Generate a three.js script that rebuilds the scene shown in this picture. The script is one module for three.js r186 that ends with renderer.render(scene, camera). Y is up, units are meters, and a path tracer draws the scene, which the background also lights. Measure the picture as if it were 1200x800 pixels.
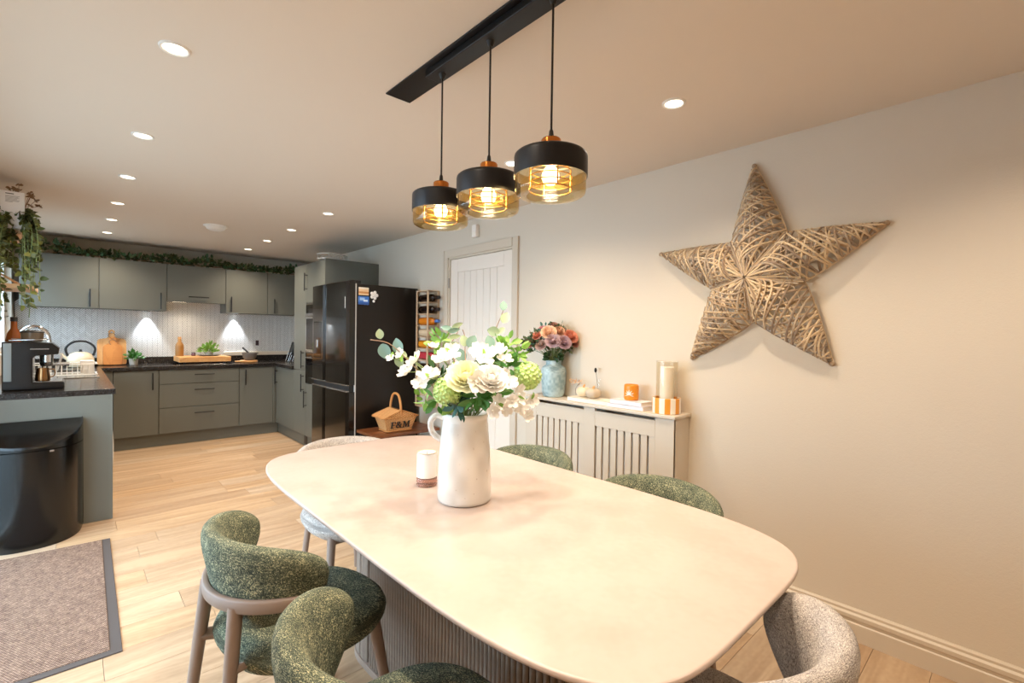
import * as THREE from 'three';
import { RoundedBoxGeometry } from 'three/addons/geometries/RoundedBoxGeometry.js';
import { mergeGeometries, mergeVertices } from 'three/addons/utils/BufferGeometryUtils.js';
import { FontLoader } from 'three/addons/loaders/FontLoader.js';
import { TextGeometry } from 'three/addons/geometries/TextGeometry.js';

// ---------------------------------------------------------------- camera, sky, exposure
const scene = new THREE.Scene();
const renderer = new THREE.WebGLRenderer({ antialias: true });
renderer.toneMapping = THREE.LinearToneMapping;
renderer.toneMappingExposure = 1.04;
renderer.shadowMap.enabled = true;

const EYE = 1.325, FOCAL = 558.08;                       // metres above the floor; pixels of a 1200x800 frame
const YAW = THREE.MathUtils.degToRad(42.7264), PITCH = THREE.MathUtils.degToRad(-0.9154), ROLL = THREE.MathUtils.degToRad(0.8461);
const fwd = new THREE.Vector3(Math.sin(YAW) * Math.cos(PITCH), Math.sin(PITCH), -Math.cos(YAW) * Math.cos(PITCH));
const right0 = new THREE.Vector3(Math.cos(YAW), 0, Math.sin(YAW));
const up0 = new THREE.Vector3().crossVectors(right0, fwd);
const rgt = right0.clone().multiplyScalar(Math.cos(ROLL)).addScaledVector(up0, Math.sin(ROLL));
const upv = right0.clone().multiplyScalar(-Math.sin(ROLL)).addScaledVector(up0, Math.cos(ROLL));
const camera = new THREE.PerspectiveCamera(2 * Math.atan(400 / FOCAL) * 180 / Math.PI, 1.5, 0.05, 60);
camera.position.set(0, EYE, 0);
camera.quaternion.setFromRotationMatrix(new THREE.Matrix4().makeBasis(rgt, upv, fwd.clone().negate()));

const SKY_LEVEL = 8.8;
scene.background = new THREE.Color().setRGB(0.56, 0.79, 1.0);
scene.backgroundIntensity = SKY_LEVEL;
const WARM = new THREE.Color().setRGB(1.0, 0.84, 0.66);       // filament-coloured lamps
const DOWNLIGHT_CD = 4.6, PENDANT_CD = 1.3, SHELF_SPOT_CD = 2.5;

// ---------------------------------------------------------------- helpers
let seed = 20240607;
const rnd = () => { seed = (seed + 0x6D2B79F5) | 0; let t = Math.imul(seed ^ (seed >>> 15), 1 | seed); t = (t + Math.imul(t ^ (t >>> 7), 61 | t)) ^ t; return ((t ^ (t >>> 14)) >>> 0) / 4294967296; };
const rr = (a, b) => a + (b - a) * rnd();
const V = (x, y, z) => new THREE.Vector3(x, y, z);
const lerp = (a, b, t) => a + (b - a) * t, clamp = (x, a, b) => Math.max(a, Math.min(b, x));
const smooth = (a, b, x) => { const t = clamp((x - a) / (b - a), 0, 1); return t * t * (3 - 2 * t); };
const D2R = Math.PI / 180;
// a pixel of the 1200x800 photograph at a depth along the lens axis
function at(px, py, depth) {
  return V(0, EYE, 0).addScaledVector(fwd, depth).addScaledVector(rgt, (px - 600) / FOCAL * depth).addScaledVector(upv, -(py - 400) / FOCAL * depth);
}
function onPlane(px, py, axis, value) {
  const d = fwd.clone().addScaledVector(rgt, (px - 600) / FOCAL).addScaledVector(upv, -(py - 400) / FOCAL);
  const o = V(0, EYE, 0), t = (value - o[axis]) / d[axis];
  return o.addScaledVector(d, t);
}
const taken = {};
function numbered(name) { const n = taken[name] = (taken[name] ?? -1) + 1; return n ? name + '_' + String(n).padStart(3, '0') : name; }
function mesh(name, geo, mat, parent) {
  const m = new THREE.Mesh(geo, mat); m.name = parent && parent !== scene ? name : numbered(name);
  m.castShadow = m.receiveShadow = true; (parent ?? scene).add(m); return m;
}
function tag(o, label, category, group) { o.userData.label = label; o.userData.category = category; if (group) o.userData.group = group; return o; }
function thing(name, label, category, pos = [0, 0, 0], turn = 0, group) {
  const g = new THREE.Group(); g.name = numbered(name); g.position.set(...pos); g.rotation.y = turn; scene.add(g);
  return tag(g, label, category, group);
}
function part(name, parent) { const g = new THREE.Group(); g.name = name; parent.add(g); return g; }
function single(name, geo, mat, label, category, group) { return tag(mesh(name, geo, mat), label, category, group); }
function structure(name, geo, mat, label, category) { const m = mesh(name, geo, mat); m.userData.kind = 'structure'; if (label) tag(m, label, category); return m; }
function copyThing(o, label) { const c = o.clone(); c.name = numbered(o.name.replace(/_\d{3}$/, '')); scene.add(c); c.userData = { ...o.userData }; if (label) c.userData.label = label; return c; }

// metres as texture coordinates, by the face's main direction
function boxUV(g, s = 1, ou = 0, ov = 0, swap = false) {
  const p = g.attributes.position, n = g.attributes.normal, uv = new Float32Array(p.count * 2);
  for (let i = 0; i < p.count; i++) {
    const ax = Math.abs(n.getX(i)), ay = Math.abs(n.getY(i)), az = Math.abs(n.getZ(i));
    let u, v;
    if (ay >= ax && ay >= az) { u = p.getX(i); v = p.getZ(i); } else if (ax >= az) { u = p.getZ(i); v = p.getY(i); } else { u = p.getX(i); v = p.getY(i); }
    if (swap) [u, v] = [v, u];
    uv[2 * i] = u * s + ou; uv[2 * i + 1] = v * s + ov;
  }
  g.setAttribute('uv', new THREE.BufferAttribute(uv, 2)); return g;
}
const box = (x0, x1, y0, y1, z0, z1) => boxUV(new THREE.BoxGeometry(x1 - x0, y1 - y0, z1 - z0).translate((x0 + x1) / 2, (y0 + y1) / 2, (z0 + z1) / 2));
function rbox(x0, x1, y0, y1, z0, z1, r = 0.003, seg = 2) {
  const m = Math.min(x1 - x0, y1 - y0, z1 - z0);
  return boxUV(new RoundedBoxGeometry(x1 - x0, y1 - y0, z1 - z0, seg, Math.min(r, m * 0.49)).translate((x0 + x1) / 2, (y0 + y1) / 2, (z0 + z1) / 2));
}
// a bar with a rectangular section between two points
function bar(a, b, w, h, r = 0.002) {
  const len = a.distanceTo(b), g = new RoundedBoxGeometry(w, len, h, 1, r); boxUV(g);
  g.applyQuaternion(new THREE.Quaternion().setFromUnitVectors(V(0, 1, 0), b.clone().sub(a).normalize()));
  return g.translate((a.x + b.x) / 2, (a.y + b.y) / 2, (a.z + b.z) / 2);
}
function rod(a, b, r0, r1 = r0, n = 12) {
  const len = a.distanceTo(b), g = new THREE.CylinderGeometry(r1, r0, len, n, 1);
  g.applyQuaternion(new THREE.Quaternion().setFromUnitVectors(V(0, 1, 0), b.clone().sub(a).normalize()));
  return g.translate((a.x + b.x) / 2, (a.y + b.y) / 2, (a.z + b.z) / 2);
}
const tube = (pts, r, seg = 24, n = 8, closed = false) => new THREE.TubeGeometry(new THREE.CatmullRomCurve3(pts, closed), seg, r, n, closed);
const lathe = (pts, n = 40) => new THREE.LatheGeometry(pts.map(([x, y]) => new THREE.Vector2(x, y)), n);
function merge(list) { return mergeGeometries(list.map((g) => { const h = g.index ? g.toNonIndexed() : g; for (const k of Object.keys(h.attributes)) if (!['position', 'normal', 'uv'].includes(k)) h.deleteAttribute(k); return h; })); }
// a grid of points f(u, v), u and v in 0..1; uv given by f in metres
function surf(nu, nv, f, closeV = false) {
  const pos = [], uv = [], idx = [];
  for (let i = 0; i <= nu; i++) for (let j = 0; j <= nv; j++) { const q = f(i / nu, j / nv); pos.push(q[0], q[1], q[2]); uv.push(q[3] ?? i / nu, q[4] ?? j / nv); }
  const w = nv + 1;
  for (let i = 0; i < nu; i++) for (let j = 0; j < nv; j++) { const a = i * w + j; idx.push(a, a + 1, a + w, a + 1, a + w + 1, a + w); }
  const g = new THREE.BufferGeometry();
  g.setAttribute('position', new THREE.Float32BufferAttribute(pos, 3)); g.setAttribute('uv', new THREE.Float32BufferAttribute(uv, 2)); g.setIndex(idx); g.computeVertexNormals();
  if (closeV) { const n = g.attributes.normal; for (let i = 0; i <= nu; i++) { const a = i * w, b = a + nv, x = V().fromBufferAttribute(n, a).add(V().fromBufferAttribute(n, b)).normalize(); n.setXYZ(a, x.x, x.y, x.z); n.setXYZ(b, x.x, x.y, x.z); } }
  return g;
}

// ---------------------------------------------------------------- textures
function vnoise(nx, ny, sd) {          // tileable value noise on an nx x ny lattice
  const a = new Float32Array(nx * ny); let s = sd * 7919 + 13;
  for (let i = 0; i < a.length; i++) { s = (Math.imul(s, 1664525) + 1013904223) | 0; a[i] = (s >>> 8 & 0xffff) / 65535; }
  return (u, v) => { const x = ((u % 1) + 1) % 1 * nx, y = ((v % 1) + 1) % 1 * ny, i = Math.floor(x) % nx, j = Math.floor(y) % ny, fx = x - Math.floor(x), fy = y - Math.floor(y), sx = fx * fx * (3 - 2 * fx), sy = fy * fy * (3 - 2 * fy), i1 = (i + 1) % nx, j1 = (j + 1) % ny; return lerp(lerp(a[j * nx + i], a[j * nx + i1], sx), lerp(a[j1 * nx + i], a[j1 * nx + i1], sx), sy); };
}
function tex(w, h, f, srgb = true) {
  const d = new Uint8Array(w * h * 4);
  for (let y = 0; y < h; y++) for (let x = 0; x < w; x++) { const c = f(x / w, y / h, x, y), k = (y * w + x) * 4; d[k] = clamp(c[0], 0, 255); d[k + 1] = clamp(c[1], 0, 255); d[k + 2] = clamp(c[2], 0, 255); d[k + 3] = 255; }
  const t = new THREE.DataTexture(d, w, h); t.wrapS = t.wrapT = THREE.RepeatWrapping; t.magFilter = THREE.LinearFilter; t.minFilter = THREE.LinearMipmapLinearFilter; t.generateMipmaps = true;
  if (srgb) t.colorSpace = THREE.SRGBColorSpace; t.needsUpdate = true; return t;
}
const mixc = (a, b, t) => [lerp(a[0], b[0], t), lerp(a[1], b[1], t), lerp(a[2], b[2], t)];
const rep = (t, u, v) => { const c = t.clone(); c.repeat.set(u, v); c.needsUpdate = true; return c; };
function woodTex(w, h, sd, dark, light, { streaks = 40, wave = 0.06, knots = 0.35 } = {}) {
  const n1 = vnoise(3, streaks, sd), n2 = vnoise(8, streaks * 3, sd + 1), n3 = vnoise(4, 5, sd + 2), n4 = vnoise(90, streaks * 4, sd + 3);
  return tex(w, h, (u, v) => { const vv = v + wave * (n3(u, v) - 0.5); const t = 0.45 * n1(u, vv) + 0.25 * n2(u, vv) + knots * 0.4 * n3(u, v) + 0.16 * n4(u, vv); return mixc(dark, light, clamp(t * 1.35 - 0.15, 0, 1)); });
}
const oakTex = woodTex(1024, 512, 3, [160, 134, 108], [198, 174, 147], { streaks: 26, wave: 0.12, knots: 0.8 });
const oakTableTex = woodTex(512, 512, 17, [108, 92, 80], [160, 142, 126], { streaks: 30 });
const boardTex = woodTex(512, 256, 31, [186, 124, 68], [230, 178, 116], { streaks: 14, wave: 0.2, knots: 0.8 });
const benchTex = woodTex(512, 256, 41, [72, 38, 18], [140, 82, 42], { streaks: 16, wave: 0.15 });
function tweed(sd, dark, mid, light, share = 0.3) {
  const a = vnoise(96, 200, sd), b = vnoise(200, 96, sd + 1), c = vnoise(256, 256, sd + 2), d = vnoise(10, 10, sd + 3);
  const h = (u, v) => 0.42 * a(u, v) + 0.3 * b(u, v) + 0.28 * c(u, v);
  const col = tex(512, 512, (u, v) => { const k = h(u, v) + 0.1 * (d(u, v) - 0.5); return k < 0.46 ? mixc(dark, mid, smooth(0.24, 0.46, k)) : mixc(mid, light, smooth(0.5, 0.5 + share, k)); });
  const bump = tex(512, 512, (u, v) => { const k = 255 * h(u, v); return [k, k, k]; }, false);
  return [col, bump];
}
const [greenTweed, greenBump] = tweed(51, [38, 48, 44], [84, 92, 74], [204, 198, 158], 0.26);  // dark threads have some blue of the daylight mixed into their colour
const [beigeTweed, beigeBump] = tweed(61, [120, 110, 106], [182, 172, 164], [232, 224, 214], 0.3);
const paintBump = (() => { const a = vnoise(160, 160, 71), b = vnoise(60, 60, 72); return tex(512, 512, (u, v) => { const k = 255 * (0.6 * a(u, v) + 0.4 * b(u, v)); return [k, k, k]; }, false); })();
const stoneTex = (() => { const a = vnoise(6, 6, 81), b = vnoise(22, 22, 82), c = vnoise(120, 120, 83); return tex(1024, 1024, (u, v) => { const k = 0.5 * a(u, v) + 0.32 * b(u, v) + 0.18 * c(u, v); return mixc([189, 168, 155], [198, 178, 166], smooth(0.25, 0.7, k)); }); })();
const worktopTex = (() => { const a = vnoise(80, 80, 91), b = vnoise(200, 200, 92), c = vnoise(9, 9, 93); return tex(512, 512, (u, v) => { const k = a(u, v) * 0.5 + b(u, v) * 0.5; return k > 0.82 ? [150, 146, 138] : mixc([24, 22, 23], [48, 44, 42], k * 0.7 + 0.3 * c(u, v)); }); })();
const matTex = (() => { const a = vnoise(40, 40, 101), b = vnoise(130, 130, 102); return tex(512, 512, (u, v, x, y) => { const row = Math.floor(y / 8), rib = ((x + (row % 2) * 4) % 8), k = Math.sin(rib / 8 * Math.PI) * Math.sin((y % 8) / 8 * Math.PI); const t = clamp(k * 0.8 + 0.25 * (a(u, v) - 0.5) + 0.5 * (b(u, v) - 0.5), 0, 1); return mixc([86, 63, 51], [200, 171, 148], t); }); })();
const matBump = tex(512, 512, (u, v, x, y) => { const row = Math.floor(y / 8), rib = ((x + (row % 2) * 4) % 8), k = 255 * Math.sin(rib / 8 * Math.PI) * Math.sin((y % 8) / 8 * Math.PI); return [k, k, k]; }, false);
const wickerTex = tex(256, 256, (u, v, x, y) => { const s = Math.floor(x / 16), t = ((y + (s % 2) * 8) % 16) / 16, e = (x % 16) / 16, k = Math.sin(t * Math.PI) * (0.5 + 0.5 * Math.sin(e * Math.PI)); return mixc([168, 98, 46], [255, 204, 138], k); });
const wickerBump = tex(256, 256, (u, v, x, y) => { const s = Math.floor(x / 16), t = ((y + (s % 2) * 8) % 16) / 16, e = (x % 16) / 16, k = 255 * Math.sin(t * Math.PI) * Math.sin(e * Math.PI); return [k, k, k]; }, false);
const glazeTex = (() => { const a = vnoise(5, 5, 111), b = vnoise(60, 60, 112), c = vnoise(16, 16, 113); return tex(512, 512, (u, v) => { const k = 0.5 * a(u, v) + 0.3 * c(u, v); return b(u, v) > 0.965 ? [202, 192, 182] : mixc([214, 208, 200], [240, 236, 230], smooth(0.2, 0.55, k)); }); })();
const blueGlazeTex = (() => { const a = vnoise(7, 12, 121), b = vnoise(40, 60, 122); return tex(512, 512, (u, v) => mixc([134, 160, 166], [184, 204, 206], smooth(0.25, 0.75, 0.6 * a(u, v) + 0.4 * b(u, v)))); })();

// ---------------------------------------------------------------- materials
const S = (color, roughness = 0.6, o = {}) => new THREE.MeshStandardMaterial({ color, roughness, ...o });
const P = (color, roughness = 0.6, o = {}) => new THREE.MeshPhysicalMaterial({ color, roughness, ...o });
const M = {
  wall: S('#d3c8b8', 0.85, { bumpMap: rep(paintBump, 2, 2), bumpScale: 0.0004 }),
  ceiling: S('#dcd0c2', 0.9), 
  trimPaint: S('#cdc0ae', 0.45), doorWhite: S('#e9ded1', 0.4), hinge: S('#9a948c', 0.35, { metalness: 0.9 }),
  screed: S('#8d765c', 0.9), render: S('#b9b2a8', 0.9), terrace: S('#9b9892', 0.9),
  frameWhite: S('#eceae6', 0.35), glass: P('#ffffff', 0.02, { transmission: 1, thickness: 0, ior: 1.5 }),
  sage: S('#686961', 0.42), plinth: S('#686961', 0.42), black: S('#1b1b1c', 0.45), blackMetal: S('#202022', 0.38, { metalness: 0.5 }),
  worktop: P('#ffffff', 0.22, { map: rep(worktopTex, 2.2, 2.2) }),
  tile: [P('#e9e6e2', 0.12), P('#e2dfdb', 0.12), P('#efedea', 0.12)], grout: S('#6a645e', 0.9),
  steel: S('#c9c9c8', 0.22, { metalness: 1 }), chrome: S('#e3e3e3', 0.08, { metalness: 1 }), 
  fridge: P('#1a1512', 0.2, { metalness: 0.55, clearcoat: 0.6, clearcoatRoughness: 0.08 }), fridgeSide: S('#201a16', 0.36, { metalness: 0.4 }),
  silver: S('#b8b4b0', 0.25, { metalness: 0.9 }), darkGlass: P('#0a0a0c', 0.06),
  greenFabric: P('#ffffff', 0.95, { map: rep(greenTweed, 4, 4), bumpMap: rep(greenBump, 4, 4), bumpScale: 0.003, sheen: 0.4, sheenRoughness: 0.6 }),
  beigeFabric: P('#ffffff', 0.95, { map: rep(beigeTweed, 4, 4), bumpMap: rep(beigeBump, 4, 4), bumpScale: 0.003, sheen: 0.3, sheenRoughness: 0.6 }),
  chairWood: S('#8f7a6c', 0.5), tableTop: P('#ffffff', 0.3, { map: stoneTex }), tableEdge: S('#d9d5d6', 0.4),
  fluted: S('#ffffff', 0.6, { map: rep(oakTableTex, 1, 1) }),
  shadeBlack: S('#232326', 0.4, { metalness: 0.35 }), shadeInner: S('#5a4a30', 0.5), copper: S('#c97f3f', 0.25, { metalness: 1 }), gold: S('#d6a456', 0.25, { metalness: 1 }),
  amberGlass: P('#e6d3a4', 0.04, { transmission: 1, thickness: 0, ior: 1.45 }),
  whiteGlaze: P('#ffffff', 0.25, { map: glazeTex }), blueGlaze: P('#ffffff', 0.3, { map: blueGlazeTex }),
  wax: P('#fbf6ee', 0.5, {}), paper: S('#f2ede4', 0.7),
  board: S('#ffffff', 0.5, { map: rep(boardTex, 2, 2) }), bench: S('#ffffff', 0.4, { map: rep(benchTex, 1.2, 2) }),
  wicker: S('#ffffff', 0.6, { map: rep(wickerTex, 4.5, 4.5), bumpMap: rep(wickerBump, 4.5, 4.5), bumpScale: 0.004 }), cane: S('#c98a4c', 0.55),
  darkPlastic: P('#09090b', 0.2), binBlack: P('#080808', 0.2), terracotta: S('#8a5a3c', 0.7), concretePot: S('#b9b3aa', 0.8),
};

// ---------------------------------------------------------------- the room
const X0 = -0.45, X1 = 2.538, Z0 = -7.17, Z1 = 1.1, C = 2.308, T = 0.14;
const DOOR = { z0: -3.60, z1: -2.765, y1: 1.992 };                 // leaf in the right wall
const PATIO = { z0: -4.12, z1: -1.5, y1: 2.08 }, WIN = { z0: -6.95, z1: -5.72, y0: 1.08, y1: 2.05 };

// floor: boards laid across the room
const floorBase = structure('floor', box(X0 - T, X1 + T, -0.14, -0.014, Z0 - T, Z1 + T), M.screed, 'light oak plank floor running through kitchen and dining area', 'floor');
{
  const W = 0.19, L = 1.22, tints = ['#ffffff', '#f4eee6', '#fdf3e4', '#efe6dc', '#fff8f0'].map((c) => S(c, 0.42, { map: oakTex, bumpMap: oakTex, bumpScale: 0.0005 }));
  let row = 0;
  for (let z = Z1; z > Z0; z -= W, row++) {
    const za = Math.max(z - W, Z0); let x = X0 - rr(0.1, L - 0.1);
    while (x < X1) {
      const a = Math.max(x, X0), b = Math.min(x + L, X1); x += L; if (b - a < 0.02) continue;
      const g = new RoundedBoxGeometry(b - a - 0.0012, 0.014, z - za - 0.0012, 1, 0.0012).translate((a + b) / 2, -0.007, (z + za) / 2);
      boxUV(g, 1); const uv = g.attributes.uv, ou = rnd(), ov = rnd(); for (let i = 0; i < uv.count; i++) uv.setXY(i, uv.getX(i) * 0.55 + ou, uv.getY(i) * 1.1 + ov);
      mesh('plank', g, tints[Math.floor(rnd() * tints.length)], floorBase);
    }
  }
}
structure('ceiling', box(X0 - T, X1 + T, C, C + 0.12, Z0 - T, Z1 + T), M.ceiling, 'plain painted ceiling with recessed downlights', 'ceiling');
structure('wall_back', box(X0 - T, X1 + T, 0, C, Z0 - T, Z0), M.wall, 'painted wall behind the kitchen units', 'wall');
structure('wall_front', box(X0 - T, X1 + T, 0, C, Z1, Z1 + T), M.wall, 'painted wall at the dining end of the room', 'wall');
structure('wall_right', merge([box(X1, X1 + T, 0, C, Z0, DOOR.z0 - 0.03), box(X1, X1 + T, 0, C, DOOR.z1 + 0.03, Z1), box(X1, X1 + T, DOOR.y1 + 0.03, C, DOOR.z0 - 0.03, DOOR.z1 + 0.03)]), M.wall, 'long beige painted wall with the white door and woven star', 'wall');
structure('wall_left', merge([
  box(X0 - T, X0, 0, C, Z0, WIN.z0), box(X0 - T, X0, 0, WIN.y0, WIN.z0, WIN.z1), box(X0 - T, X0, WIN.y1, C, WIN.z0, WIN.z1), box(X0 - T, X0, 0, C, WIN.z1, PATIO.z0),
  box(X0 - T, X0, PATIO.y1, C, PATIO.z0, PATIO.z1), box(X0 - T, X0, 0, C, PATIO.z1, Z1)]), M.wall, 'painted wall with kitchen window and glazed garden doors', 'wall');
structure('terrace', box(-9, X0 - T, -0.25, -0.12, -12, 6), M.terrace, 'unseen grey paved terrace outside the garden doors', 'terrace');  // unseen slab, added so daylight bounces off ground instead of shining from below

// kitchen window and garden doors
function glazed(name, label, z0, z1, y0, y1, panes) {
  const g = new THREE.Group(); g.name = name; g.userData = { kind: 'structure', label, category: name.split('_')[0] }; scene.add(g);
  const x = X0 - 0.075, f = 0.05;
  mesh('frame', merge([rbox(x - 0.03, x + 0.03, y0, y0 + f, z0, z1), rbox(x - 0.03, x + 0.03, y1 - f, y1, z0, z1)]), M.frameWhite, g);
  const w = (z1 - z0) / panes;
  for (let i = 0; i <= panes; i++) { const zc = clamp(z0 + i * w, z0 + f / 2, z1 - f / 2); mesh('mullion', rbox(x - 0.03, x + 0.03, y0, y1, zc - f / 2, zc + f / 2), M.frameWhite, g); }
  for (let i = 0; i < panes; i++) mesh('pane', box(x - 0.003, x + 0.003, y0 + f * 0.8, y1 - f * 0.8, z0 + i * w + 0.02, z0 + (i + 1) * w - 0.02), M.glass, g);
  return g;
}
glazed('window_1', 'white framed kitchen window above the sink', WIN.z0, WIN.z1, WIN.y0, WIN.y1, 2);
glazed('door_2', 'white framed glazed garden doors beside the doormat', PATIO.z0, PATIO.z1, 0, PATIO.y1, 3);

// skirting along the right wall: moulded profile swept along z
function skirting(za, zb, name) {
  const pr = [[0, 0], [0.018, 0], [0.018, 0.075], [0.0125, 0.080], [0.0125, 0.090], [0.018, 0.096], [0.018, 0.112], [0.010, 0.120], [0.010, 0.130], [0.004, 0.138], [0, 0.138]];
  const s = new THREE.Shape(pr.map(([x, y]) => new THREE.Vector2(x, y)));
  const g = new THREE.ExtrudeGeometry(s, { depth: zb - za, bevelEnabled: false }).scale(-1, 1, 1).translate(X1, 0, za);
  const i = g.index; if (!i) { const p = g.attributes.position; for (let k = 0; k < p.count; k += 3) for (const at of Object.values(g.attributes)) { const n = at.itemSize, a = at.array; for (let c = 0; c < n; c++) { const t = a[(k + 1) * n + c]; a[(k + 1) * n + c] = a[(k + 2) * n + c]; a[(k + 2) * n + c] = t; } } }
  g.computeVertexNormals();
  structure(name, g, M.trimPaint, 'moulded beige skirting board along the long wall', 'skirting');
}
skirting(-2.70, Z1, 'baseboard_right');

// white cottage door with its frame
{
  const g = new THREE.Group(); g.name = 'door_1'; g.userData = { kind: 'structure', label: 'white door with vertical tongue and groove boards in a beige frame', category: 'door' }; scene.add(g);
  const { z0, z1, y1 } = DOOR, x = X1 + 0.012, d = 0.036;
  mesh('lining', merge([rbox(X1 - 0.001, X1 + T, 0, y1 + 0.03, z0 - 0.03, z0 - 0.003, 0.002), rbox(X1 - 0.001, X1 + T, 0, y1 + 0.03, z1 + 0.003, z1 + 0.03, 0.002), rbox(X1 - 0.001, X1 + T, y1 + 0.003, y1 + 0.03, z0 - 0.03, z1 + 0.03, 0.002)]), M.trimPaint, g);
  for (const [a, b, c, e] of [[z0 - 0.088, z0 - 0.018, 0, y1 + 0.088], [z1 + 0.018, z1 + 0.088, 0, y1 + 0.088], [z0 - 0.018, z1 + 0.018, y1 + 0.018, y1 + 0.088]])
    mesh('architrave', merge([rbox(X1 - 0.014, X1, c, e, a, b, 0.004), rbox(X1 - 0.020, X1 - 0.010, c, e, c ? a : (a < z0 - 0.02 ? a : b - 0.022), c ? b : (a < z0 - 0.02 ? a + 0.022 : b), 0.003)]), M.trimPaint, g);
  const leaf = part('leaf', g), st = 0.105;
  for (const [a, b] of [[z0, z0 + st], [z1 - st, z1]]) mesh('stile', rbox(x, x + d, 0.006, y1, a, b, 0.003), M.doorWhite, leaf);
  for (const [a, b] of [[y1 - 0.12, y1], [0.86, 1.0], [0.006, 0.2]]) mesh('rail', rbox(x, x + d, a, b, z0 + st, z1 - st, 0.003), M.doorWhite, leaf);
  const n = 7, w = (z1 - z0 - 2 * st) / n;
  for (const [a, b] of [[1.0, y1 - 0.12], [0.2, 0.86]]) for (let i = 0; i < n; i++) mesh('board', rbox(x + 0.007, x + d - 0.005, a, b, z0 + st + i * w + 0.0015, z0 + st + (i + 1) * w - 0.0015, 0.004), M.doorWhite, leaf);
  for (const y of [0.2, 1.0, 1.78]) mesh('hinge', rod(V(X1 - 0.004, y - 0.045, z0 - 0.004), V(X1 - 0.004, y + 0.045, z0 - 0.004), 0.007), M.hinge, g);
  const h = part('door_handle', g);
  mesh('rose', rod(V(x, 1.0, z1 - 0.06), V(x - 0.012, 1.0, z1 - 0.06), 0.026, 0.026, 24), M.steel, h);
  mesh('lever', merge([rod(V(x - 0.01, 1.0, z1 - 0.06), V(x - 0.05, 1.0, z1 - 0.06), 0.009), rod(V(x - 0.045, 1.0, z1 - 0.055), V(x - 0.045, 1.0, z1 - 0.17), 0.009)]), M.steel, h);
}

// ---------------------------------------------------------------- kitchen units
function handleGeo(x, y, len, vertical, z = 0) {
  const a = vertical ? V(x, y - len / 2, z + 0.032) : V(x - len / 2, y, z + 0.032), b = vertical ? V(x, y + len / 2, z + 0.032) : V(x + len / 2, y, z + 0.032);
  const k = (t) => a.clone().lerp(b, t);
  return merge([rod(a, b, 0.006, 0.006, 10), ...[0.12, 0.88].map((t) => rod(k(t).setZ(z), k(t), 0.0048, 0.0048, 8))]);
}
// local frame: width along +x, front face at z = 0 looking to +z, carcass behind
function unit(name, label, category, group, pos, turn, w, d, y0, y1, fronts, carcass = M.sage) {
  const g = thing(name, label, category, pos, turn, group);
  mesh('carcass', box(0, w, y0, y1, -d, -0.0215), carcass, g);
  for (const f of fronts) {
    const m = mesh(f.kind ?? 'door', rbox(f.x0 + 0.0015, f.x1 - 0.0015, f.y0 + 0.0015, f.y1 - 0.0015, -0.02, 0, 0.0025), f.mat ?? M.sage, g);
    if (f.h) mesh('handle', handleGeo(...f.h), M.blackMetal, m);
  }
  return g;
}
const BF = -6.58;     // front of the base units on the back wall
unit('base_cabinet', 'sage base cabinet between corner and drawers, under the tall wooden board', 'cabinet', 'base units', [0.32, 0, BF], 0, 0.39, 0.57, 0.14, 0.865, [{ x0: 0, x1: 0.39, y0: 0.14, y1: 0.86, h: [0.335, 0.74, 0.19, true] }]);
unit('drawer_unit', 'sage three drawer unit below the hob', 'drawers', 'base units', [0.713, 0, BF], 0, 0.797, 0.57, 0.14, 0.865, [
  { kind: 'drawer', x0: 0, x1: 0.797, y0: 0.70, y1: 0.86, h: [0.43, 0.80, 0.2, false] }, { kind: 'drawer', x0: 0, x1: 0.797, y0: 0.43, y1: 0.697, h: [0.43, 0.625, 0.2, false] }, { kind: 'drawer', x0: 0, x1: 0.797, y0: 0.14, y1: 0.427, h: [0.43, 0.355, 0.2, false] }]);
unit('base_cabinet', 'sage base cabinet beside the three drawers, below the mortar', 'cabinet', 'base units', [1.513, 0, BF], 0, 0.385, 0.57, 0.14, 0.865, [{ x0: 0, x1: 0.385, y0: 0.14, y1: 0.86, h: [0.065, 0.74, 0.19, true] }]);
single('corner_post', rbox(0.22, 0.316, 0.14, 0.865, BF - 0.03, BF - 0.002, 0.002), M.sage, 'narrow sage filler strip in the corner by the sink run', 'filler strip');
single('corner_post', rbox(1.90, 1.93, 0.14, 0.865, BF - 0.02, BF - 0.002, 0.002), M.sage, 'narrow sage filler strip in the corner by the oven run', 'filler strip');
const RX = 1.932;     // front of the units on the right wall
unit('base_cabinet', 'sage base cabinet below the toaster, next to the tall oven housing', 'cabinet', 'base units', [RX, 0, -6.577], -Math.PI / 2, 0.675, 0.6, 0.14, 0.865, [{ x0: 0.0, x1: 0.675, y0: 0.14, y1: 0.86, h: [0.07, 0.735, 0.19, true] }]);
unit('tall_cabinet', 'narrow full height sage larder cabinet beside the ovens', 'cabinet', 'tall units', [RX, 0, -5.9], -Math.PI / 2, 0.385, 0.604, 0.14, 2.076, [{ x0: 0, x1: 0.385, y0: 0.873, y1: 2.074, h: [0.33, 1.0, 0.2, true] }, { x0: 0, x1: 0.385, y0: 0.14, y1: 0.87, h: [0.33, 0.735, 0.2, true] }]);
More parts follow.
